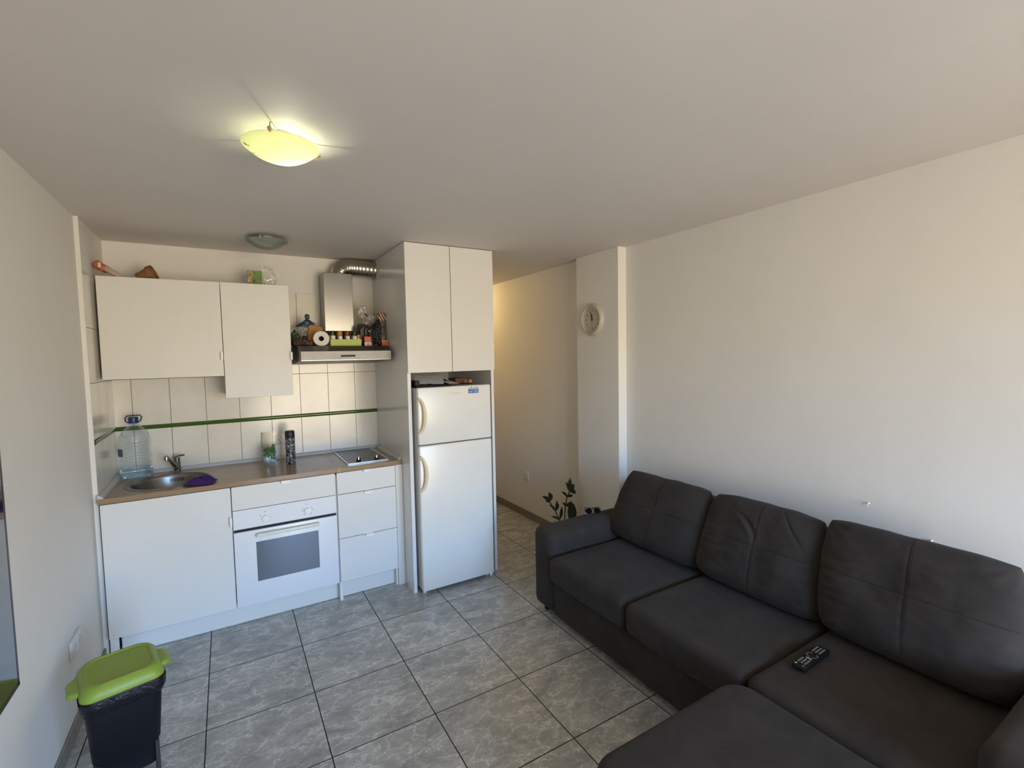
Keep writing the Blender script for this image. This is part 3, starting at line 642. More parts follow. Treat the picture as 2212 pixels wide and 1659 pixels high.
spice(.819, .287, .101, .020, srgb(30, 36, 20), srgb(170, 168, 158), 'lid_green', 'spice_pale', 'spice jar with a dark lid and pale grey contents')
spice(.8505, .300, .080, .0185, srgb(206, 96, 36), srgb(196, 110, 30), 'lid_orange', 'spice_orange', 'short spice jar with an orange lid', False)
t = thing('spice_jar', 'purple-lidded jar behind the orange-lidded one', 'spice jar', (.842, .355, ZH))
MB().cyl((.842, .355, ZH), (.842, .355, ZH+.075), .019, 24).build('glass', M_jar, t); MB().cyl((.842, .355, ZH+.075), (.842, .355, ZH+.1), .019, 24, .017, .003).build('lid', P('lid_purple', srgb(88, 54, 92), .4), t)
t = thing('small_carton', 'small red and white carton standing on the hood', 'carton', (.91, .28, ZH))
MB().box(.886, .935, .265, .29, ZH, ZH+.069, .002, 1).build('box', P('carton_red', srgb(206, 84, 56), .45, var=.15, vscale=25), t)
MB().box(.8862, .9348, .2642, .2648, ZH+.001, ZH+.026).build('white_band', P('carton_white', srgb(226, 216, 208), .5), t, smooth=False)
mb = MB()
for i in range(9): mb.box(.902+i*.0026, .9032+i*.0026, .2636, .2641, ZH+.006, ZH+.02)
mb.build('print', M_black, t, smooth=False)
# black appliance / moulded case and bags at the right
t = thing('moulded_case', 'black ribbed case standing on the hood behind the small carton', 'case', (.9, .36, ZH))
M = Matrix.Rotation(.10, 4, 'Y')
MB().rbox((.900, .365, ZH+.085), (.092, .05, .165), .03, 10, None, M).build('shell', P('case_grey', srgb(58, 56, 54), .5), t)
mb = MB()
for dx in (-.046, -.012, .022):
    pts = [(.905+dx+.012, .336, ZH+.02+.13*k/10) for k in range(9)]+[(.905+dx+.02+.004*k, .337, ZH+.135+.012*math.sin(k/4*PI/2)) for k in range(1, 5)]
    mb.tube(pts, .004, 8)
mb.build('ribs', M_black, t)
MB().blob((.937, .325, ZH+.112), (.006, .004, .006), .1, 2, 1, 2).build('snap', P('pale_snap', srgb(220, 216, 208), .4), t)
def bagblob(name, label, cat, c, size, m, seed, amp=.35, freq=2.5, part='bag', low=None):
    t = thing(name, label, cat, (c[0], c[1], low if low is not None else c[2]-size[2]))
    MB().blob(c, size, amp, freq, seed, 5).build(part, m, t); return t
M_blackbag = P('black_bag_film', (.012, .012, .013), .16, bump=.9, bscale=70, bdist=.006)
t = bagblob('black_plastic_bag', 'glossy black plastic bag bunched up on the hood', 'plastic bag', (.995, .30, ZH+.098), (.027, .03, .092), M_blackbag, 4, .28)
MB().blob((.970, .318, ZH+.085), (.015, .022, .076), .25, 2.5, 12, 5).build('fold', M_blackbag, t)
t = thing('striped_bag', 'red and white striped paper bag propped against the tall cabinet', 'paper bag', (1.035, .31, ZH))
def fnb(p, q): return p+Vector((.003*noise.noise(p*30), .004*noise.noise(p*25+Vector((3, 1, 0))), 0))
MB().rbox((1.037, .335, ZH+.221), (.048, .04, .062), .01, 10, fnb, Matrix.Rotation(-.25, 4, 'Y')).build('upper', mat_stripes('striped_paper', srgb(128, 60, 44), srgb(232, 212, 198), .018, (0, .45, 0)), t)
MB().rbox((1.038, .335, ZH+.10), (.044, .036, .196), .01, 10, fnb).build('lower', mat_spots('bag_window', 0, 0, 18, .5, .35, cols=[(.35, srgb(52, 36, 22)), (.5, srgb(104, 92, 60)), (.65, srgb(150, 134, 106))]), t)
t = thing('small_carton', 'small orange box on the hood beside the tall cabinet', 'carton', (1.045, .29, ZH))
MB().box(1.012, 1.0595, .262, .296, ZH, ZH+.036, .002, 1).build('box', P('carton_orange', srgb(208, 92, 52), .45, var=.1, vscale=30), t)
MB().box(1.011, 1.0605, .261, .297, ZH+.036, ZH+.0405).build('lid', P('carton_orange_lid', srgb(226, 190, 170), .5), t, smooth=False)
t = thing('clear_bag', 'clear plastic bag with a red tie behind the black case', 'plastic bag', (.91, .42, ZH+.15))
MC = clear('grey_film', (.86, .85, .82), .07, .15, .14)
MB().blob((.925, .43, ZH+.262), (.042, .02, .046), .35, 2.2, 8, 5).blob((.978, .43, ZH+.19), (.052, .028, .055), .35, 2.2, 2, 5).build('bag', MC, t)
MB().tube([(.925, .400, ZH+.250), (.937, .397, ZH+.241), (.95, .398, ZH+.227)], .005, 8).build('tie', P('red_tie', srgb(112, 44, 30), .5), t)
# left end
t = thing('knotted_bag', 'clear plastic bag with a dark blue knotted top', 'plastic bag', (.52, .42, ZH+.06))
def cone(c, h, r, seed, sq=.5, amp=.2):
    mb = MB(); b = bmesh.new(); n, k = 28, 12; rows = []
    for j in range(k+1):
        v = j/k; rr = r*(v**.75)
        rows.append([b.verts.new((c[0]+rr*(1+amp*noise.noise(Vector((math.cos(2*PI*i/n)*2+seed, math.sin(2*PI*i/n)*2, v*3))))*math.cos(2*PI*i/n), c[1]+sq*rr*(1+amp*noise.noise(Vector((i*.9, seed, v*2))))*math.sin(2*PI*i/n), c[2]-h*v+.008*noise.noise(Vector((i*.6+seed, v*4, 0))))) for i in range(n)])
    for A, B in zip(rows, rows[1:]):
        for i in range(n): b.faces.new((A[i], A[(i+1) % n], B[(i+1) % n], B[i]))
    bmesh.ops.remove_doubles(b, verts=b.verts, dist=1e-5); return mb.merge(b)
cone((.524, .42, ZH+.20), .055, .07, 2, .5, .35).blob((.524, .42, ZH+.215), (.016, .012, .02), .4, 3, 6, 3).build('knotted_top', mat_spots('navy_print', 0, 0, 60, .5, .35, cols=[(.3, srgb(20, 40, 66)), (.55, srgb(34, 62, 92)), (.66, srgb(120, 140, 160))]), t, label='dark blue knotted top')
MB().blob((.535, .425, ZH+.125), (.072, .032, .055), .3, 2.4, 9, 5).build('bag', MC, t)
t = thing('paper_bag', 'brown crumpled paper bag behind the paper roll', 'paper bag', (.565, .40, ZH))
def fnp(p, q):
    s = 1+.04*math.sin(p.z*120)
    return Vector((p.x*s*(1.0-.25*(p.z/.07)*(.3 if p.x > 0 else -.2)), p.y*s, p.z+.006*noise.noise(p*30)))
MB().rbox((.567, .40, ZH+.075), (.098, .06, .15), .012, 16, fnp, Matrix.Rotation(.12, 4, 'Y')).build('bag', P('kraft_paper', srgb(176, 128, 70), .7, var=.18, vscale=30, bump=.5, bscale=40, bdist=.004), t)
t = thing('bundled_cloth', 'dark brown printed cloth rolled up at the left end of the hood', 'cloth', (.49, .27, ZH))
MB().tube([(.425, .30, ZH+.026), (.455, .285, ZH+.03), (.48, .275, ZH+.026), (.505, .266, ZH+.024), (.528, .255, ZH+.016)], [.022, .026, .023, .020, .013], 20, 1.2).build('cloth', mat_spots('cloth_print', 0, 0, 50, .5, .85, cols=[(.35, srgb(40, 28, 24)), (.55, srgb(72, 52, 44)), (.68, srgb(140, 116, 98))]), t)
tag(MB().blob((.497, .38, ZH+.066), (.016, .014, .013), .3, 3, 2, 3).cyl((.497, .38, ZH), (.497, .38, ZH+.06), .012, 14).build('bottle', P('dark_bottle', (.03, .025, .02), .4)), 'tiny dark bottle top behind the brown rolled cloth', 'bottle')
tag(MB().blob((.437, .42, ZH+.055), (.03, .02, .055), .35, 2.3, 5, 4).build('green_bag', P('green_film', srgb(52, 74, 40), .4, bump=.5, bscale=50, bdist=.004)), 'dark green plastic bag at the left end of the hood', 'plastic bag')

# ------------------------------------------------------------------ things on the worktop
t = thing('water_bottle', 'large clear ribbed water bottle with blue cap and carrying ring', 'bottle', (-.515, .565, ZW))
bx, by = -.5160, .5640; M_pet = clear('pet_plastic', (.90, .94, .96), .045, .05, .02, fm=.34)
pf = [(0, .006), (.05, 0), (.076, .004), (.085, .016), (.0865, .03), (.087, .055)]
z = .055
for i in range(9):
    pf += [(.0872, z), (.0868, z+.004), (.0805, z+.009), (.0805, z+.012), (.0868, z+.017)]; z += .0205
pf += [(.0865, z+.005), (.08, z+.03), (.066, z+.055), (.046, z+.08), (.028, z+.098), (.0235, z+.106), (.0235, z+.118)]
MB().lathe(pf, (bx, by, ZW), 56).build('body', M_pet, t, ang=60)
def mat_water():
    m = bpy.data.materials.new('water'); tt = nodes(m); b = tt.nodes['Principled BSDF']; b.inputs['Base Color'].default_value = (.80, .90, .95, 1); b.inputs['Transmission Weight'].default_value = 1; b.inputs['Roughness'].default_value = .02; b.inputs['IOR'].default_value = 1.12; return m
MB().lathe([(0, .0075), (.05, .002), (.075, .006), (.0835, .017), (.085, .03), (.0855, .056), (.084, .0565), (0, .0565)], (bx, by, ZW), 56).build('water', mat_water(), t)
M_cap = P('blue_cap', srgb(28, 52, 104), .35)
zc_ = ZW+z+.11
MB().lathe([(.026, 0), (.027, .004), (.027, .014), (.0255, .016), (.0255, .036), (.022, .04), (0, .04)], (bx, by, zc_), 32).build('cap', M_cap, t)
pts = [(bx-.026, by, zc_+.004), (bx-.040, by, zc_+.012), (bx-.042, by, zc_+.034), (bx-.032, by, zc_+.048), (bx, by, zc_+.050), (bx+.034, by, zc_+.049), (bx+.043, by, zc_+.038), (bx+.036, by, zc_+.014), (bx+.026, by, zc_+.006)]
MB().tube(pts, .0036, 10, 1.4).build('carrying_ring', P('navy_ring', srgb(22, 30, 62), .4), t)
mb = MB(); V = []; F = []
for i in range(9):
    a = math.radians(196+i*4.5)
    for zz in (.148, .196): V.append((bx+.0885*math.cos(a), by+.0885*math.sin(a), ZW+zz))
for i in range(8): F.append((2*i, 2*i+2, 2*i+3, 2*i+1))
mb.faces(V, F).build('bottle_label', P('bottle_label_print', srgb(84, 96, 112), .5), t)

t = thing('glass_jar', 'square clear glass jar part filled with green pebbles', 'jar', (.245, .437, ZW))
M_gl = clear('clear_glass', (.955, .97, .96), .006, .06, 0, fm=.16)
x0, x1, y0, y1, z0, z1 = .195, .295, .408, .468, ZW+.0005, ZW+.235
mb = MB(); mb.box(x0, x1, y0, y1, z0, z0+.012, .003, 2)
for a in ((x0, x1, y0, y0+.003), (x0, x1, y1-.003, y1), (x0, x0+.003, y0+.003, y1-.003), (x1-.003, x1, y0+.003, y1-.003)): mb.box(*a, z0+.012, z1, .0012, 1)
mb.build('glass', M_gl, t, smooth=False)
random.seed(3); mb = MB()
for i in range(150):
    px, py = random.uniform(x0+.014, x1-.014), random.uniform(y0+.013, y1-.013); top = z0+.105+.05*(px-x0)/(x1-x0); bot = z0+.055-.03*max(0, (px-x0-.045)/.05)
    pz = random.uniform(bot, top); r = random.uniform(.006, .0095)
    mb.blob((px, py, pz), (r, r*.9, r*.8), .15, 2, i, 1)
o = mb.build('pebbles', mat_spots('green_pebbles', 0, 0, 60, .5, .25, cols=[(.3, srgb(22, 58, 12)), (.5, srgb(46, 96, 28)), (.60, srgb(84, 134, 60)), (.70, srgb(170, 200, 150))]), t); o['kind'] = 'stuff'
MB().blob((x0+.035, (y0+y1)/2, z0+.042), (.028, .02, .03), .2, 2, 5, 3).blob((x0+.066, (y0+y1)/2, z0+.028), (.024, .02, .016), .2, 2, 3, 3).build('clear_stones', clear('blue_glass_stone', (.66, .80, .80), .2, .1, .35), t)
t = thing('thermos_flask', 'slim black flask with a white speckled pattern', 'flask', (.373, .40, ZW))
def mat_flask():
    m = bpy.data.materials.new('speckled_flask'); tt = nodes(m); g = G(tt); b = tt.nodes['Principled BSDF']; co = g.n('ShaderNodeTexCoord').outputs['Object']
    nz = g.noise(co, 70, 3, .65, 1.5); s = g.n('ShaderNodeSeparateXYZ'); g.put(s.inputs[0], co)
    g.put(b.inputs['Base Color'], g.ramp(nz.outputs[0], [(.46, (.008, .008, .012)), (.53, (.03, .034, .045)), (.57, (.30, .32, .34)), (.62, (.6, .6, .6))])); b.inputs['Roughness'].default_value = .35; return m
MB().lathe([(0, 0), (.028, 0), (.0312, .004), (.0318, .19)], (.373, .40, ZW), 40).build('body', mat_flask(), t)
MB().lathe([(.0312, .190), (.0322, .192), (.0316, .228), (.028, .234), (0, .234)], (.373, .40, ZW), 40).build('cap', P('flask_cap', (.014, .013, .014), .45), t)
# purple cloth over the sink rim
mb = MB(); b = bmesh.new(); n = 40; g_ = []
for i in range(n+1):
    row = []
    for j in range(n+1):
        u, v = i/n*2-1, j/n*2-1; a = math.atan2(v, u); edge = 1-.12*noise.noise(Vector((math.cos(a)*1.5, math.sin(a)*1.5, 3)))
        px, py = u*.078*edge*(1-.1*v)*(.75+.25*(v+1)/2 if u < 0 else 1), v*.066*edge
        hgt = .030*(1-abs(u)**3)*(1-abs(v)**3)*(.75+.5*(u+1)/2)+.012*noise.noise(Vector((u*3.2, v*2.2, 1)))*(1-abs(u)**4)*(1-abs(v)**4)+.006*math.sin(v*9+u*3)*(1-abs(u)**3)*(1-abs(v)**3)
        row.append(b.verts.new((px, py, max(.001, hgt))))
    g_.append(row)
for i in range(n):
    for j in range(n): b.faces.new((g_[i][j], g_[i+1][j], g_[i+1][j+1], g_[i][j+1]))
ext = bmesh.ops.extrude_face_region(b, geom=list(b.faces)); bmesh.ops.translate(b, verts=[v for v in ext['geom'] if isinstance(v, bmesh.types.BMVert)], vec=(0, 0, .003)); bmesh.ops.recalc_face_normals(b, faces=b.faces)
mb.merge(b, Matrix.Translation((-.158, .120, ZW+.0045)) @ Matrix.Rotation(-.45, 4, 'Z'))
tag(mb.build('dish_cloth', P('purple_cloth', srgb(62, 26, 104), .9, bump=.6, bscale=140)), 'crumpled purple cloth lying over the front right sink rim', 'cloth')

# ------------------------------------------------------------------ sockets, clock, hooks
def socket(label, o, u, n, w_=.082, h_=.082, gang=1, cat='wall socket', round_=True):
    """o centre on wall, u wall direction (unit), n outward normal"""
    o, u, n = Vector(o), Vector(u), Vector(n); zz = Vector((0, 0, 1))
    M = Matrix(((u.x, n.x, zz.x, o.x), (u.y, n.y, zz.y, o.y), (u.z, n.z, zz.z, o.z), (0, 0, 0, 1)))
    t = thing('wall_socket', label, cat, tuple(o))
    pl = MB().box(-w_/2*gang, w_/2*gang, 0, .011, -h_/2, h_/2, .003, 2, M).build('plate', M_plug, t)
    for k in range(gang):
        cx = (k-(gang-1)/2)*w_
        MB().lathe([(.0215, .011), (.0225, .0125), (.024, .0125), (.0245, .011), (.0215, .011)], (0, 0, 0), 32, M @ Matrix.Translation((cx, 0, 0)) @ Matrix.Rotation(-PI/2, 4, 'X')).build('rim', M_plug, pl)
        for dx in (-.0095, .0095): MB().lathe([(0, .0114), (.0030, .0114)], (0, 0, 0), 12, M @ Matrix.Translation((cx+dx, 0, 0)) @ Matrix.Rotation(-PI/2, 4, 'X')).build('pin_hole', M_dark, pl, smooth=False)
        for s in (-1, 1): MB().box(cx-.003, cx+.003, .0105, .0122, s*.0185-.0025, s*.0185+.0025, 0, mat=M).build('earth_clip', M_chrome, pl, smooth=False)
    return t
socket('square wall socket low on the far hallway wall', (XR-.0002, .722, .428), (0, -1, 0), (-1, 0, 0))
socket('square wall socket behind the glass jar above the worktop', (.334, YB-.0063, 1.050), (1, 0, 0), (0, -1, 0), .075, .075)
socket('scuffed double wall socket on the left wall above the bin', (XL+.0002, -.455, .376), (0, 1, 0), (1, 0, 0), .082, .085, 2)
# clock on the pier, facing -X
ck = thing('wall_clock', 'round white wall clock with black numerals and hands', 'clock', (2.486, -.402, 1.915))
CM = Matrix(((0, 0, -1, 2.486), (-1, 0, 0, -.402), (0, 1, 0, 1.915), (0, 0, 0, 1)))   # local z -> -X (out of wall), local x -> -Y, local y -> up
MB().lathe([(0, .004), (.096, .004), (.0965, .012), (.100, .026), (.106, .030), (.116, .027), (.124, .016), (.126, 0), (0, 0)], (0, 0, 0), 64, CM).build('case', P('clock_case', srgb(196, 188, 172), .45), ck)
fc = MB().lathe([(0, .0075), (.0965, .0075), (.0965, .0045)], (0, 0, 0), 64, CM).build('face', P('clock_face', srgb(206, 200, 188), .5), ck)
mb = MB()
for h in range(1, 13):
    a = math.radians(90-30*h); me = text_mb(str(h), .023, CM @ Matrix.Translation((.071*math.cos(a), .071*math.sin(a), .0078)), .0004); mb.bm.from_mesh(me)
M_ink = P('black_ink', (.02, .018, .016), .5)
mb.build('numerals', M_ink, fc, smooth=False)
def hand(name, ang, L, w0, z, tail=.012):
    M = CM @ Matrix.Translation((0, 0, z)) @ Matrix.Rotation(math.radians(90-ang), 4, 'Z')
    MB().prism([(-tail, -w0/2), (L*.7, -w0/2), (L, 0), (L*.7, w0/2), (-tail, w0/2)], 0, .0012, M).build(name, M_ink, ck, smooth=False)
hand('minute_hand', 345, .066, .007, .0135); hand('hour_hand', 358, .050, .010, .011); hand('second_hand', 176, .078, .002, .016, .02)
MB().cyl(CM @ Vector((0, 0, .008)), CM @ Vector((0, 0, .0185)), .006, 20).build('hub', M_ink, ck)
MB().lathe([(0, .024), (.098, .0235)], (0, 0, 0), 48, CM).build('cover_glass', clear('clock_glass', (.98, .98, .98), .02, .05), ck)
for y, z, lb in ((-2.256, .925, 'tiny white wall plug left of the other one above the sofa'), (-2.492, .823, 'tiny white wall plug low above the right sofa cushion')):
    tag(MB().cyl((XR, y, z), (XR-.012, y, z), .0045, 12, .003).cyl((XR-.010, y, z-.002), (XR-.012, y, z-.014), .002, 8).build('wall_plug', M_plug), lb, 'wall plug')

# ------------------------------------------------------------------ ceiling lamps
def mat_bowl(name, tint, tf):
    m = bpy.data.materials.new(name); t = nodes(m); t.nodes.clear(); g = G(t); out = g.n('ShaderNodeOutputMaterial')
    tr = g.n('ShaderNodeBsdfTranslucent'); df = g.n('ShaderNodeBsdfDiffuse'); gl = g.n('ShaderNodeBsdfGlossy'); gl.inputs['Roughness'].default_value = .12
    tr.inputs[0].default_value = (*tint, 1); df.inputs[0].default_value = (*tint, 1)
    a = g.n('ShaderNodeMixShader'); a.inputs[0].default_value = tf; t.links.new(df.outputs[0], a.inputs[1]); t.links.new(tr.outputs[0], a.inputs[2])
    lw = g.n('ShaderNodeLayerWeight'); lw.inputs[0].default_value = .3; b = g.n('ShaderNodeMixShader'); g.put(b.inputs[0], g.m('MULTIPLY', lw.outputs['Facing'], .35)); t.links.new(a.outputs[0], b.inputs[1]); t.links.new(gl.outputs[0], b.inputs[2])
    t.links.new(b.outputs[0], out.inputs[0]); return m
def bowl_lamp(label, cx, cy, Rr, lit, zr=2.38, dep=.052, glass=None):
    t = thing('ceiling_lamp', label, 'ceiling lamp', (cx, cy, H))
    prof = []; n = 14
    for i in range(n+1):
        a = i/n; prof.append((Rr*a, zr-dep*(1-a**2.2)))
    inner = [(r*.985, z+.0035) for r, z in prof[::-1]]
    bw = MB().lathe(prof+inner[0:], (cx, cy, 0), 64).build('glass_bowl', glass, t)
    MB().cyl((cx, cy, H), (cx, cy, H-.006), .04, 32).cyl((cx, cy, H-.006), (cx, cy, H-.018), .016, 20).build('base_plate', M_alu, t)
    M_clip = P('brass_clip', srgb(196, 176, 130), .3, metal=.6)
    for k, a in enumerate((-110, 10, 130)):
        a = math.radians(a); px, py = cx+Rr*math.cos(a), cy+Rr*math.sin(a)
        MB().tube([(cx+.05*math.cos(a), cy+.05*math.sin(a), H-.006), (cx+Rr*.97*math.cos(a), cy+Rr*.97*math.sin(a), H-.012), (px+.003*math.cos(a), py+.003*math.sin(a), zr+.004), (px*1.0, py, zr-.006)], .0026, 8).cyl((px+.002*math.cos(a), py+.002*math.sin(a), zr+.004), (px+.010*math.cos(a), py+.010*math.sin(a), zr+.004), .007, 14).build('clip', M_clip, t)
    # leaf-like marks on the glass near the rim
    mb = MB()
    for k in range(7):
        a0 = math.radians(75+k*17); rr = Rr*(.66 if k % 2 else .86)
        V = []; F = []; nn = 6
        for i in range(nn+1):
            aa = a0+math.radians(12)*i/nn; wd = .0034*math.sin(PI*i/nn)+.0003; q = rr+.006*math.sin(k*2+i)
            for s in (-1, 1):
                r_ = q+s*wd; V.append((cx+r_*math.cos(aa+.5*s*.02), cy+r_*math.sin(aa), zr-dep*(1-(r_/Rr)**2.2)-.0008))
        for i in range(nn): F.append((2*i, 2*i+2, 2*i+3, 2*i+1))
        mb.faces(V, F)
    mb.build('glass_decoration', P('olive_etch' if lit else 'dark_etch', srgb(96, 100, 40) if lit else srgb(26, 32, 18), .5), bw, smooth=False)
    if lit:
        lx, ly, lz = cx+.034, cy+.045, zr-.028
        MB().blob((lx, ly, lz+.024), (.012, .012, .012), 0, 1, 0, 3).build('bulb', P('bulb_glass', (.9, .9, .8), .3, emis=(1, .98, .75), estr=3), t)
        L = bpy.data.lights.new('bulb_light', 'POINT'); L.energy = lit; L.color = (.96, 1.0, .76); L.shadow_soft_size = .012
        lo = bpy.data.objects.new('bulb_light', L); C.objects.link(lo); lo.parent = t; lo.location = (lx-cx, ly-cy, zr-.020-H)
    return t
bowl_lamp('lit glass bowl ceiling lamp nearer the viewer, glowing yellow-green', .2085, -1.429, .1232, .68, zr=2.385, glass=mat_bowl('frosted_glass_lit', (.90, .91, .68), .8))
bowl_lamp('unlit glass bowl ceiling lamp near the kitchen wall', .267, .128, .1210, 0, zr=2.398, dep=.050, glass=mat_bowl('frosted_glass', (.40, .45, .40), .4))
# hallway lamp, hidden behind the tall cabinet
t = thing('hallway_lamp', 'ceiling lamp in the hallway behind the tall cabinet', 'ceiling lamp', (2.12, 1.55, H))
MB().lathe([(0, -.07), (.06, -.06), (.10, -.03), (.11, 0), (0, 0)], (2.12, 1.55, H), 40).build('shade', P('hall_shade', (.9, .85, .7), .4, emis=(1, .70, .30), estr=15), t)

# ------------------------------------------------------------------ sofa
sf = thing('sofa', 'dark grey three-seat corner sofa along the right wall', 'sofa', (2.1, -1.92, 0))
def arm(y0, y1, zt):
    def fn(p, q):
        if p.z > .1: p = p+Vector((0, 0, .006*noise.noise(p*4)))
        return p
    return MB().rbox((2.105, (y0+y1)/2, (zt+.04)/2), (.885, y1-y0, zt-.04), .055, 20, fn).build('armrest', M_fab, sf)
arm(-.957, -.742, .552); arm(-3.09, -2.872, .60)
MB().rbox((2.11, -1.915, .145), (.865, 1.93, .21), .012, 12).build('base', M_fab, sf)
MB().rbox((2.482, -1.915, .41), (.150, 1.905, .73), .05, 14).build('backrest', M_fab, sf)
for fx in (1.74, 2.44):
    for fy in (-.80, -1.9, -3.03): MB().cyl((fx, fy, 0), (fx, fy, .045), .022, 16).build('foot', M_black, sf)
def seat(y0, y1, seed):
    L, W_, T = .79, y1-y0-.003, .155
    def fn(p, q):
        u, v = p.x/(L/2), p.y/(W_/2)
        if p.z > 0:
            p = p+Vector((0, 0, .012*(1-u*u)*(1-v*v)+.0035*noise.noise(Vector((p.x*5, p.y*5, seed)))))
            # short creases where people sit
            for k in range(3):
                cx_, cy_ = -.22+.07*k, .12-.09*k; d = (p.x-cx_)-.35*(p.y-cy_)
                if abs(p.y-cy_) < .09: p.z -= .0025*math.exp(-(d/.006)**2)
        if p.x < -L/2+.06: p.x -= .008*(1-v*v)
        return p
    MB().rbox((1.63+L/2, (y0+y1)/2, .4235-T/2), (L, W_, T), .038, 44, fn).build('seat_cushion', M_fab, sf)
seat(-1.598, -.962, 1); seat(-2.238, -1.602, 2); seat(-2.870, -2.242, 3)

def back_cushion(label, yb0, yb1, yt0, yt1, ztop, seed, wr=1, thick=.20, fold=False, xb=2.205, xt=2.36, sag=0, drag=0):
    """loose pillow: bottom edge y yb0..yb1 on the seat, top edge y yt0..yt1; u runs along y, v upwards"""
    NU, NV = 150, 110
    b = bmesh.new(); P0 = {}; zb = .436
    def gs(x, w_): return math.exp(-(x/w_)**2)
    for side in (0, 1):
        for i in range(NU+1):
            for j in range(NV+1):
                if side == 1 and (i in (0, NU) or j in (0, NV)): P0[(1, i, j)] = P0[(0, i, j)]; continue
                u, v = math.sin((i/NU*2-1)*PI/2*.92)/math.sin(PI/2*.92), math.sin((j/NV*2-1)*PI/2*.92)/math.sin(PI/2*.92)
                c_ = .27
                uu = u*math.sqrt(1-c_*v**4/2)*1.02; vv = v*math.sqrt(1-c_*u**4/2)*1.02
                uu += .022*noise.noise(Vector((v*2.3, seed, 0)))*abs(u); vv += .03*noise.noise(Vector((u*2.3, seed+7, 0)))*(v > 0)*v
                if v > 0: vv -= sag*(1-u*u)*v
                s_, q = (uu+1)/2, (vv+1)/2
                yL = yb0+(yt0-yb0)*q; yR = yb1+(yt1-yb1)*q
                y = yL+(yR-yL)*s_; z = zb+(ztop-zb)*q; x = xb+(xt-xb)*q
                th = thick*(max(0, 1-abs(u)**4))**.40*(max(0, 1-abs(v)**4))**.40*(1.22-.40*q)
                if side == 0:
                    off = -th*.5
                    env = (1-u**6)*(1-v**6)
                    off += .003*gs(u+.05, .016)*env+.003*gs(v-.08, .02)*env
                    off -= .002*gs(u+.05, .09)*env+.002*gs(v-.08, .1)*env
                    off += wr*(.012*noise.noise(Vector((u*1.8, v*2.0, seed*3.3)))+.0022*noise.noise(Vector((u*5, v*9, seed))))*env
                    off += drag*.0045*math.sin(v*34+u*5+3*noise.noise(Vector((u*2, v*2, seed))))*gs(u-.95, .42)*gs(v+.05, .42)*env
                    off += drag*.004*math.sin(u*9+v*30)*gs(u+.95, .22)*gs(v+.2, .5)*env
                    for cu, cv in ((-1, -1), (1, -1), (1, 1), (-1, 1)):
                        d = math.hypot(u-cu, v-cv); aa = math.atan2(v-cv, u-cu); off += wr*.0028*math.sin(aa*13+seed)*gs(d-.24, .16)*env
                    if fold:
                        da = math.hypot(u-.55, (v-.05)*.95)-.62
                        off += .012*gs(da, .035)*max(0, min(1, (.45-u)*3))*max(0, min(1, (v-.1)*3))*env
                        off -= .008*gs(da+.08, .06)*max(0, min(1, (.45-u)*3))*max(0, min(1, (v-.1)*3))*env
                        off += .007*gs((u+.62)-.55*(v-.55), .03)*max(0, min(1, v*2))*env
                    x += off*.93; z -= off*.28
                else:
                    x += th*.5; z -= th*.1
                P0[(side, i, j)] = b.verts.new((x, y, max(.4362, z)))
    for side in (0, 1):
        for i in range(NU):
            for j in range(NV):
                f = [P0[(side, i, j)], P0[(side, i+1, j)], P0[(side, i+1, j+1)], P0[(side, i, j+1)]]; b.faces.new(f if side == 0 else f[::-1])
    iu = min(range(NU+1), key=lambda i: abs(math.sin((i/NU*2-1)*PI/2*.92)/math.sin(PI/2*.92)+.05)); jv = min(range(NV+1), key=lambda j: abs(math.sin((j/NV*2-1)*PI/2*.92)/math.sin(PI/2*.92)-.08))
    s1 = [P0[(0, iu, j)].co+Vector((-.0003, 0, 0)) for j in range(4, NV-2, 2)]; s2 = [P0[(0, i, jv)].co+Vector((-.0003, 0, 0)) for i in range(4, NU-3, 2)]
    bmesh.ops.recalc_face_normals(b, faces=b.faces)
    mb = MB(); mb.merge(b)
    oc = tag(mb.build('back_cushion', M_fab, ang=180), label, 'cushion', 'loose back cushions on the sofa')
    MB().tube(s1, .0011, 6).build('seam', M_seam, oc); MB().tube(s2, .0011, 6).build('seam', M_seam, oc)
M_seam = P('dark_seam', (.008, .0075, .007), .9)
back_cushion('dark grey back cushion nearest the clock, beside the far armrest', -1.615, -.885, -1.575, -.945, .862, 1, wr=.7, sag=.05, drag=.6)
back_cushion('dark grey creased back cushion in the middle of the sofa', -2.235, -1.585, -2.180, -1.600, .858, 2, wr=1.2, fold=True, drag=1.2, sag=-.02)
back_cushion('large dark grey back cushion behind the remote control', -2.855, -2.225, -2.82, -2.185, .885, 4, wr=1.2, thick=.235, drag=1, sag=.03)

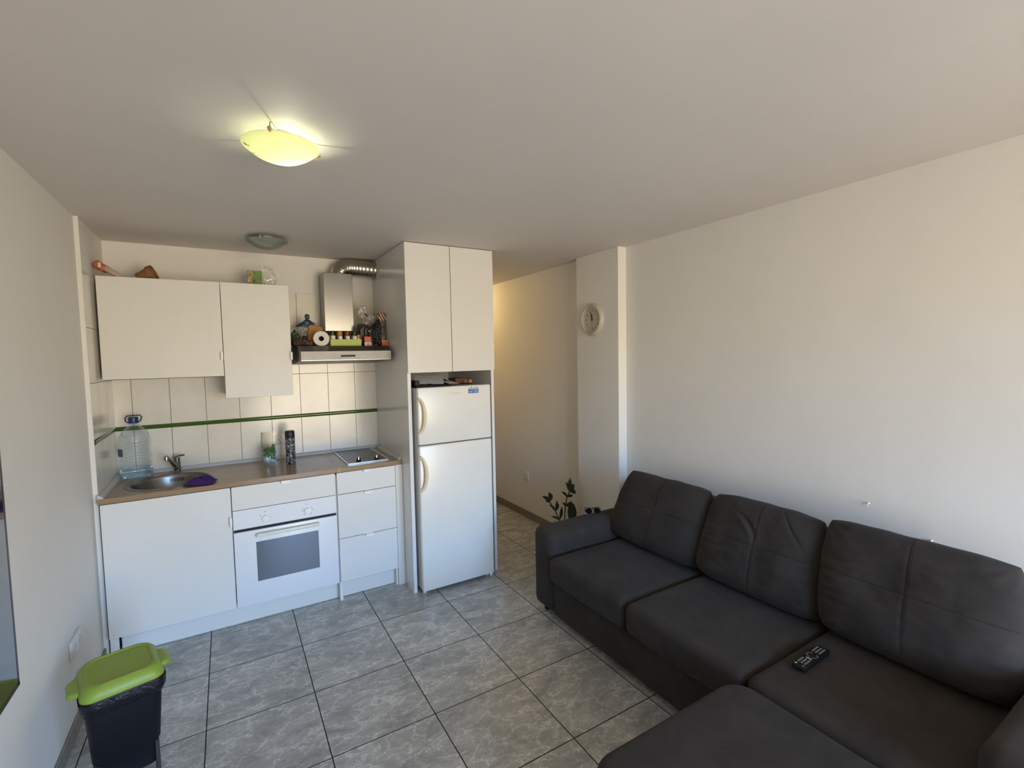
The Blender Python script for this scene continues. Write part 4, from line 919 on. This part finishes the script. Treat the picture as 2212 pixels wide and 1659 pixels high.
ot = thing('footstool', 'large dark grey upholstered footstool in front of the sofa', 'footstool', (1.25, -2.57, 0))
def fno(p, q):
    u, v = p.x/.37, p.y/.36
    if p.z > 0: p = p+Vector((0, 0, .010*(1-u*u)*(1-v*v)))
    return p
def rounded_slab(x0, x1, y0, y1, z0, z1, rc, bev):
    poly = []
    for cx_, cy_, a0 in ((x1-rc, y1-rc, 0), (x0+rc, y1-rc, 90), (x0+rc, y0+rc, 180), (x1-rc, y0+rc, 270)):
        for k in range(13): a = math.radians(a0+90*k/12); poly.append((cx_+rc*math.cos(a), cy_+rc*math.sin(a)))
    rows = [(z0, bev*.4), (z0+.004, .0)]+[(z1-bev+bev*math.sin(math.radians(t_)), bev*(1-math.cos(math.radians(t_)))) for t_ in range(0, 91, 10)]
    b = bmesh.new(); cxm, cym = (x0+x1)/2, (y0+y1)/2; R_ = []
    for z_, ins in rows:
        ring_ = []
        for px, py in poly:
            sx = 1-ins/((x1-x0)/2); sy = 1-ins/((y1-y0)/2); ring_.append(b.verts.new((cxm+(px-cxm)*sx, cym+(py-cym)*sy, z_)))
        R_.append(ring_)
    for k in range(1, 7):
        s = 1-k/6.5; top = R_[len(rows)-1]; R_.append([b.verts.new((cxm+(v.co.x-cxm)*s, cym+(v.co.y-cym)*s, z1+.008*(1-s*s))) for v in top])
    n = len(poly)
    for A, B in zip(R_, R_[1:]):
        for i in range(n): b.faces.new((A[i], A[(i+1) % n], B[(i+1) % n], B[i]))
    b.faces.new(R_[0][::-1]); b.faces.new(R_[-1]); return MB().merge(b)
rounded_slab(.885, 1.618, -2.93, -2.212, .235, .418, .085, .030).build('cushion', M_fab, ot)
rounded_slab(.905, 1.60, -2.91, -2.232, .035, .237, .07, .004).build('base', M_fab, ot)
for fx in (.98, 1.53):
    for fy in (-2.30, -2.84): MB().cyl((fx, fy, 0), (fx, fy, .037), .022, 16).build('foot', M_black, ot)

# remote control on the third seat
rc_ = thing('remote_control', 'black television remote control lying on the sofa seat', 'remote control', (1.91, -2.345, .434), math.radians(-1))
ZR = .4345; RM = Matrix.Translation((1.918, -2.338, ZR)) @ Matrix.Rotation(math.radians(2), 4, 'Z')
bd = MB().rbox((0, 0, 0), (.205, .050, .02), .007, 12, None).build  # placed below
mb = MB().rbox((0, 0, .010), (.205, .050, .019), .007, 12); bmesh.ops.transform(mb.bm, matrix=RM, verts=mb.bm.verts)
mb.build('body', M_black, rc_)
M_btn = P('button_grey', srgb(150, 150, 146), .5)
def btn(x, y, a, c, m=M_btn):
    mb = MB().box(x-a, x+a, y-c, y+c, .0185, .0207, .0004, 1); bmesh.ops.transform(mb.bm, matrix=RM, verts=mb.bm.verts); mb.build('button', m, rc_)
btn(-.088, .014, .0035, .004, P('button_green', srgb(150, 190, 170), .5))
for i in range(4):
    for j in range(3): btn(-.070+i*.011, .014-j*.0125, .0028, .0032)
btn(-.088, -.013, .003, .003); btn(-.022, -.002, .0025, .010, P('button_pale', srgb(214, 196, 176), .5))
for i in range(5):
    for j in range(3): btn(.040+i*.0105, .014-j*.0125, .0028, .003)
mb = MB()
for a0, a1 in ((15, 75), (85, 130), (140, 175), (195, 255), (265, 330)):
    V = []; F = []
    for k in range(9):
        a = math.radians(a0+(a1-a0)*k/8)
        for r in (.0155, .0185): V.append((.006+r*math.cos(a), r*math.sin(a)*1.1, .0202))
    for k in range(8): F.append((2*k, 2*k+2, 2*k+3, 2*k+1))
    mb.faces(V, F)
bmesh.ops.transform(mb.bm, matrix=RM, verts=mb.bm.verts); mb.build('ring_keys', M_btn, rc_, smooth=False)

# sunglasses / small dark glasses on the far arm
t = thing('sunglasses', 'dark folded sunglasses resting on the far sofa armrest', 'sunglasses', (2.10, -.80, .552))
ZA = .555; M_lens = P('lens_black', (.004, .004, .005), .6, spec=.05)
GM = Matrix.Translation((2.115, -.815, ZA)) @ Matrix.Rotation(math.radians(-25), 4, 'Z')
mb = MB()
for sx in (-1, 1):
    mb.lathe([(0, 0), (.019, 0), (.022, .0015), (.022, .003), (0, .0045)], (0, 0, 0), 24, GM @ Matrix.Translation((sx*.029, 0, .0215)) @ Matrix.Rotation(math.radians(50), 4, 'X'), (1.1, .9))
mb.build('lenses', M_lens, t)
mb = MB(); mb.tube([(-.008, 0, .026), (0, -.003, .029), (.008, 0, .026)], .0022, 8)
for sx in (-1, 1): mb.tube([(sx*.053, .002, .030), (sx*.052, .03, .036), (-sx*.02, .05, .022), (-sx*.045, .055, .004)], .0024, 8)
bmesh.ops.transform(mb.bm, matrix=GM, verts=mb.bm.verts); mb.build('frame', M_black, t)
MB().blob(GM @ Vector((.045, -.004, .026)), (.003, .003, .003), 0, 1, 0, 2).build('hinge', M_chrome, t)

# ------------------------------------------------------------------ potted plant behind the sofa
pt = thing('potted_plant', 'dark-leaved potted plant on the floor behind the sofa armrest', 'plant', (2.36, -.33, 0))
PX, PY = 2.36, -.12
pt.location = (PX, PY, 0); WM[pt.name] = Matrix.Translation((PX, PY, 0))
MB().lathe([(0, 0), (.055, 0), (.075, .13), (.080, .13), (.08, .15), (.072, .15), (.068, .135), (.05, .01), (0, .01)], (PX, PY, 0), 36).build('pot', P('plant_pot', srgb(120, 84, 62), .6), pt)
MB().lathe([(0, .125), (.068, .122)], (PX, PY, 0), 24).build('soil', P('soil', (.03, .02, .015), .95, bump=.8, bscale=60), pt)
M_leaf = P('dark_leaf', srgb(34, 46, 22), .35, var=.2, vscale=20); M_stem = P('stem', srgb(36, 34, 20), .6)
def leaf(mb, p, d, L, W_):
    p, d = Vector(p), Vector(d).normalized(); side = d.cross(Vector((.9, .5, .1))).normalized(); upv = side.cross(d)
    V = []; F = []; n = 7
    for i in range(n+1):
        s = i/n; w_ = W_*math.sin(PI*min(1, s*1.02))**.8*(1-.3*s)+.0004; c = p+d*L*s+upv*(.12*L*math.sin(PI*s*.9))
        V += [tuple(c-side*w_+upv*w_*.25), tuple(c), tuple(c+side*w_+upv*w_*.25)]
    for i in range(n):
        a = 3*i; F += [(a, a+3, a+4, a+1), (a+1, a+4, a+5, a+2)]
    mb.faces(V, F)
# view-plane basis roughly: right ~ (0.3,-0.95), so sprays spread in -y/+y
def spray(pts, leaves, nm):
    st = MB().tube(pts, [.0045]*len(pts), 8).build('stem', M_stem, pt)
    mb = MB()
    for (k, d, L, W_) in leaves: leaf(mb, pts[k] if isinstance(k, int) else k, d, L*1.15, W_*1.35)
    mb.build('leaves', M_leaf, st, ang=180)
spray([(PX, PY, .13), (PX-.01, PY+.01, .26), (PX-.025, PY+.045, .33), (PX-.045, PY+.10, .40)],
      [(3, (-.1, .55, .15), .085, .017), (3, (0, .1, 1), .075, .014), (3, (.05, -.25, .8), .07, .012), (2, (-.1, .8, .35), .08, .011), (2, (0, -.2, 1), .085, .010), (1, (0, -.25, 1), .11, .012), (1, (-.1, 1, .0), .10, .010), (2, (.1, -.5, 1), .07, .010), (3, (-.1, .9, -.2), .05, .012)], 'a')
spray([(PX+.01, PY-.01, .13), (PX+.0, PY-.05, .30), (PX-.0, PY-.06, .40), (PX+.0, PY-.085, .48), (PX+.0, PY-.12, .535)],
      [(4, (0, .45, .55), .075, .016), (4, (0, .2, 1), .085, .009), (4, (0, -.05, 1), .10, .010), (4, (0, -.7, .9), .08, .014), (3, (0, .9, .25), .075, .012), (3, (0, -1, .4), .07, .011), (2, (0, -1, .25), .11, .02), (2, (0, .8, .2), .04, .01), (4, (0, -1, .1), .07, .018), ((PX, PY-.105, .30), (0, -.15, 1), .14, .022), ((PX, PY-.12, .26), (0, -.3, 1), .16, .025)], 'b')

# ------------------------------------------------------------------ television on the left wall
tv = thing('television', 'wall-mounted flat television, only its dark right edge in view', 'television', (XL, -1.97, .645))
TX = -.5985
MB().box(XL+.001, TX-.004, -2.686, -1.240, .645, 1.475, .004, 1).build('back_shell', M_black, tv)
MB().box(TX-.004, TX, -2.69, -1.236, .641, 1.479, .0015, 1).box(TX, TX+.0012, -2.69, -1.236, .641, .654).box(TX, TX+.0012, -1.247, -1.236, .641, 1.479).build('bezel', P('tv_bezel', (.02, .017, .022), .35), tv)
MB().box(TX+.0001, TX+.0006, -2.679, -1.247, .654, 1.468).build('screen', P('tv_screen', (.012, .013, .015), .10, spec=.8, coat=.6), tv, smooth=False)

# ------------------------------------------------------------------ waste bin
BX, BY, BR = -.402, -.950, math.radians(14)
bn = thing('waste_bin', 'black waste bin with a lime green swing lid by the left wall', 'bin', (BX, BY, 0), BR)
def rrect(w_, d_, r, n=8):
    o = []
    for cx_, cy_, a0 in ((w_/2-r, d_/2-r, 0), (-w_/2+r, d_/2-r, 90), (-w_/2+r, -d_/2+r, 180), (w_/2-r, -d_/2+r, 270)):
        for k in range(n+1): a = math.radians(a0+90*k/n); o.append((cx_+r*math.cos(a), cy_+r*math.sin(a)))
    return o
BMx = Matrix.Translation((BX, BY, 0)) @ Matrix.Rotation(BR, 4, 'Z')
def loft(secs, cap0=True, cap1=True, fn=None):
    """secs: list of (w, d, r, z)"""
    b = bmesh.new(); R_ = []
    for w_, d_, r, z_ in secs:
        R_.append([b.verts.new(fn(Vector((x_, y_, z_))) if fn else (x_, y_, z_)) for x_, y_ in rrect(w_, d_, r)])
    n = len(R_[0])
    for A, B in zip(R_, R_[1:]):
        for i in range(n): b.faces.new((A[i], A[(i+1) % n], B[(i+1) % n], B[i]))
    if cap0: b.faces.new(R_[0][::-1])
    if cap1: b.faces.new(R_[-1])
    bmesh.ops.recalc_face_normals(b, faces=b.faces); return MB().merge(b, BMx)
M_bin = P('bin_black', (.004, .0045, .008), .5, spec=.3)
loft([(.185, .20, .03, .085), (.195, .21, .03, .17), (.205, .222, .032, .18), (.232, .25, .035, .385), (.236, .254, .035, .405)]).build('body', M_bin, bn)
loft([(.240, .258, .036, .375), (.252, .270, .038, .398), (.256, .274, .038, .428), (.250, .268, .038, .434)], True, True).build('rim', M_bin, bn)
M_liner = P('bin_liner_film', (.006, .006, .009), .22, spec=.4, bump=.9, bscale=60, bdist=.006)
loft([(.2375, .2555, .036, .372), (.245, .263, .036, .384), (.2575, .2755, .038, .398), (.2585, .2765, .038, .414), (.2585, .2765, .038, .430)], False, False, lambda p: p+Vector((.0030*noise.noise(p*70), .0030*noise.noise(p*70+Vector((5, 0, 0))), (.012 if p.z < .39 else .004)*noise.noise(Vector((p.x*22, p.y*22, 0)))))).build('bin_liner', M_liner, bn)
mb = MB()
for sx in (-1, 1):
    for sy in (-1, 1): mb.box(sx*.088-.007, sx*.088+.007, sy*.095-.01, sy*.095+.01, 0, .17, .002, 1)
mb.box(-.09, .09, .06, .09, .02, .085)
bmesh.ops.transform(mb.bm, matrix=BMx, verts=mb.bm.verts); mb.build('leg_frame', P('bin_frame', (.03, .028, .028), .5), bn)
lid = loft([(.250, .268, .04, .434), (.252, .270, .042, .440), (.243, .262, .045, .458), (.222, .240, .05, .474), (.205, .222, .05, .480), (.190, .205, .045, .479), (.186, .20, .045, .4755)]).build('lid', M_lime, bn)
for sx in (-1, 1):
    mb = MB(); mb.rbox((sx*.133, .0, .443), (.05, .13, .024), .011, 8, lambda p, q, s=sx: Vector((p.x, p.y*(1-.35*max(0, s*p.x/.025)), p.z-.008*max(0, s*p.x/.025))))
    bmesh.ops.transform(mb.bm, matrix=BMx, verts=mb.bm.verts); mb.build('lid_ear', M_lime, lid)
